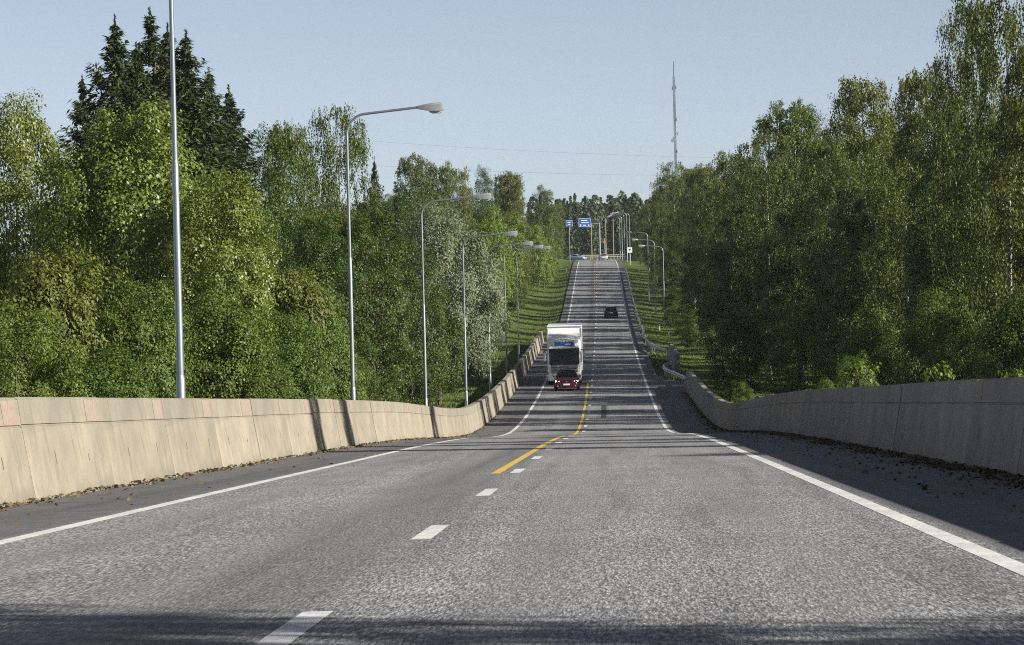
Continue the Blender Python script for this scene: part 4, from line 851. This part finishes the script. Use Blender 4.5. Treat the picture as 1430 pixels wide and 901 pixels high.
# ------------------------------------------------------------------ far woods
for i in range(30):
    Y = 205 + 14.2 * i + rng.uniform(-3, 3); kd = 'birch' if i % 3 else 'alder'; t = (20 if Y < 330 else 15.5) + rng.uniform(-1.5, 3)
    plant(kd + '_tree', kd, float(xr(Y)) + t, Y, rng.uniform(14, 19), rng.uniform(2.6, 3.6), 'leafy tree in the shaded row right of the uphill road', 'shaded row of trees on the right')
for i in range(20):  # unseen row outside the frame, added to shade the right-hand bushes
    Y = 50 + 7.5 * i + rng.uniform(-2, 2)
    plant('birch_tree', 'birch', 0.123 * Y + 29 + rng.uniform(0, 5), Y, rng.uniform(17, 19), 4.2, 'birch right of the road, outside the frame, added to shade the bushes', 'trees deep in the woods')
for px, yt, D, wp, kd, lb in ((905, 285, 600, 40, 'birch', 'birch closing in on the hilltop lamps from the right'), (893, 300, 680, 34, 'alder', 'small dark tree behind the hilltop lamps'), (912, 320, 560, 36, 'alder', 'dark leafy tree right of the white square sign'),
                              (786, 300, 640, 36, 'alder', 'dark tree at the left of the small blue sign'), (778, 285, 690, 40, 'birch', 'birch behind the small blue sign on the left'), (880, 290, 760, 36, 'spruce', 'dark spruce beyond the hilltop lamps')):
    tree_px(kd + '_tree', kd, px, yt, D, wp, lb, GR if px > 820 else GL)
for Y in (118, 127, 136, 143, 149, 158, 167, 176):  # more alders out of view, added to darken the bushes behind the barrier
    plant('alder_tree', 'alder', 0.14 * Y + 10, Y, rng.uniform(13, 15), 3.4, 'birch right of the road, outside the frame, added to shade the bushes', 'trees deep in the woods')
for px, yt, D, wp, lb in ((1240, 150, 262, 150, 'round leafy alder between the high birch and the sunlit birch'), (1120, 172, 284, 135, 'round leafy alder behind the bushy birch'), (1325, 135, 206, 140, 'full round alder left of the weeping birch'),
                          (1050, 222, 300, 105, 'round alder behind the broad front birch'), (1395, 120, 196, 150, 'full dark alder behind the weeping birch'), (985, 262, 380, 70, 'round alder right of the tall mast birch'), (1170, 215, 240, 110, 'leafy alder in the thick of the right trees')):
    tree_px('alder_tree', 'alder', px, yt, D, wp, lb, GR)
for px, yt, D, wp, lb in ((1310, 494, 66, 66, 'yellow-green sprig standing up behind the right barrier'), (1416, 500, 55, 56, 'small leafy sprig at the right end of the right barrier'), (1195, 492, 110, 80, 'sunlit sprouts beside the bush over the right barrier'), (1000, 530, 190, 46, 'leafy weeds at the bend of the right barrier')):
    tree_px('leafy_sprig', 'sprig', px, yt, D, wp, lb, 'sprigs above the right barrier', 'sprig')
for i in range(36):  # hidden second row, added to deepen the shade over the dip
    Y = 172 + 12.0 * i + rng.uniform(-3, 3); kd = ('spruce', 'birch', 'spruce', 'pine')[i % 4]
    plant(kd + '_tree', kd, float(xr(Y)) + 26 + rng.uniform(-2, 3), Y, rng.uniform(16, 19.5), rng.uniform(2.8, 3.6), 'birch right of the road, outside the frame, added to shade the bushes', 'trees deep in the woods')
SHARED_L, SHARED_R = 'tree deep in the wood left of the road, behind the front row', 'birch right of the road, outside the frame, added to shade the bushes'
for i in range(46):
    left = i % 2 == 0; Y = 190 + 12.5 * i + rng.uniform(-5, 5); t = (-1 if left else 1) * (24 + rng.uniform(0, 24))
    kd = ['spruce', 'birch', 'alder', 'pine', 'birch'][rng.integers(5)]; Hh = rng.uniform(11, 15) if left else rng.uniform(13, 17)
    plant({'spruce': 'spruce_tree', 'birch': 'birch_tree', 'alder': 'alder_tree', 'pine': 'pine_tree'}[kd], kd, float(xr(Y)) + t, Y, Hh, None, SHARED_L if left else SHARED_R, 'trees deep in the woods')
def far_forest():
    g = np.random.default_rng(5); Ps, Ns, Ds, L, Wd = [], [], [], [], []
    for i in range(820):
        Y = 830 + 320 * g.random() ** 1.5; x = g.uniform(-150, 120) ; H = g.uniform(13, 17.5); zb = float(ground(40, Y)); con = g.random() < 0.45; n = 430
        k = g.random(n) ** 0.8; a = g.uniform(0, 6.28, n)
        r = (2.5 * (1 - k) ** 0.9 * (0.75 + 0.25 * np.sin(k * 40)) + 0.1 if con else 3.0 * np.sin(np.pi * np.clip(0.12 + 0.85 * k, 0, 1)) ** 0.7) * (0.4 + 0.6 * g.random(n))
        Ps.append(np.stack([x + np.cos(a) * r, Y + np.sin(a) * r, zb + 0.8 + (H - 0.8) * k], -1))
        Ns.append(np.stack([np.cos(a), np.sin(a), 0 * a + 0.7], -1) + g.normal(size=(n, 3)) * 0.5); Ds.append(g.normal(size=(n, 3)) + np.array([0, 0, -0.4])); s = g.uniform(0.4, 0.9, n); L.append(s * 1.4); Wd.append(s * 0.8)
    return leaves_mesh('distant_forest', np.concatenate(Ps), np.concatenate(Ns), np.concatenate(Ds), np.concatenate(L), np.concatenate(Wd), M['pine_needle'])
tag(link('distant_forest', far_forest()), 'dark mixed forest closing the view beyond the hilltop', 'forest', kind='stuff')

# ------------------------------------------------------------------ grass, dry leaves
def scatter(name, specs, mat, label, cat, blade):
    g = np.random.default_rng(9); P = []
    for (t0, t1, y0, y1, n) in specs:
        t = g.uniform(t0, t1, n); y = g.uniform(y0, y1, n); P.append(np.stack([xr(y) + t, y, ground(t, y) - 0.02], -1))
    P = np.concatenate(P); n = len(P); h = blade * g.uniform(0.5, 1.4, n); P[:, 2] += h * 0.4
    N = np.stack([g.normal(size=n), g.normal(size=n), g.normal(size=n) * 0.3], -1); Dn = np.array([0, 0, 1.0]) + g.normal(size=(n, 3)) * 0.3
    tag(link(name, leaves_mesh(name, P, N, Dn, h, h * 0.28, mat, 0.1)), label, cat, kind='stuff')
scatter('verge_grass', [(-15, -4.75, 352, 640, 30000), (5.3, 13, 240, 620, 30000), (-10.5, -6.1, 60, 350, 26000), (7.3, 16, 60, 245, 22000)], M['grass'], 'rough green grass on the verges beyond both barriers', 'grass', 0.17)
def litter():
    g = np.random.default_rng(4); P = []
    for (t0, sg, y0, y1, n, sp) in ((-5.40, 1, 20, 190, 2600, 0.13), (6.52, -1, 20, 225, 11000, 0.26)):
        y = y0 + (y1 - y0) * g.random(n) ** 1.4; clump = 0.35 + 0.65 * (np.sin(y * 0.9) * np.sin(y * 0.37 + 1) > -0.1)
        o = np.abs(g.normal(size=n)) * sp * clump + 0.01; far = g.random(n) < 0.06; o = np.where(far, g.uniform(0, 1.7, n), o)
        P.append(np.stack([xr(y) + t0 + sg * o, y, zr(y) + 0.012 + 0.045 * np.exp(-o * 7) * g.random(n)], -1))
    P = np.concatenate(P); n = len(P); s = g.uniform(0.035, 0.075, n)
    N = np.array([0, 0, 1.0]) + g.normal(size=(n, 3)) * 0.45
    tag(link('dry_leaves', leaves_mesh('dry_leaves', P, N, g.normal(size=(n, 3)), s * 1.3, s, M['litter'], 0.35)), 'brown dry leaves lying along the foot of both barriers', 'leaves', kind='stuff')
litter()

# ------------------------------------------------------------------ air
hm = bpy.data.materials.new('haze_air'); hm.use_nodes = True; hn = hm.node_tree; hn.nodes.clear()
ho = hn.nodes.new('ShaderNodeOutputMaterial'); hv = hn.nodes.new('ShaderNodeVolumePrincipled')
hv.inputs['Color'].default_value = (0.86, 0.92, 1.0, 1); hv.inputs['Density'].default_value = 0.00007; hv.inputs['Anisotropy'].default_value = 0.2
hn.links.new(hv.outputs[0], ho.inputs['Volume'])
hb = MB().box((0, 0, 0), (2400, 2800, 100)).build('haze', hm); hb.location = (0, 1250, 38); tag(hb, 'thin blue summer haze filling the air over the road', 'haze', kind='stuff')
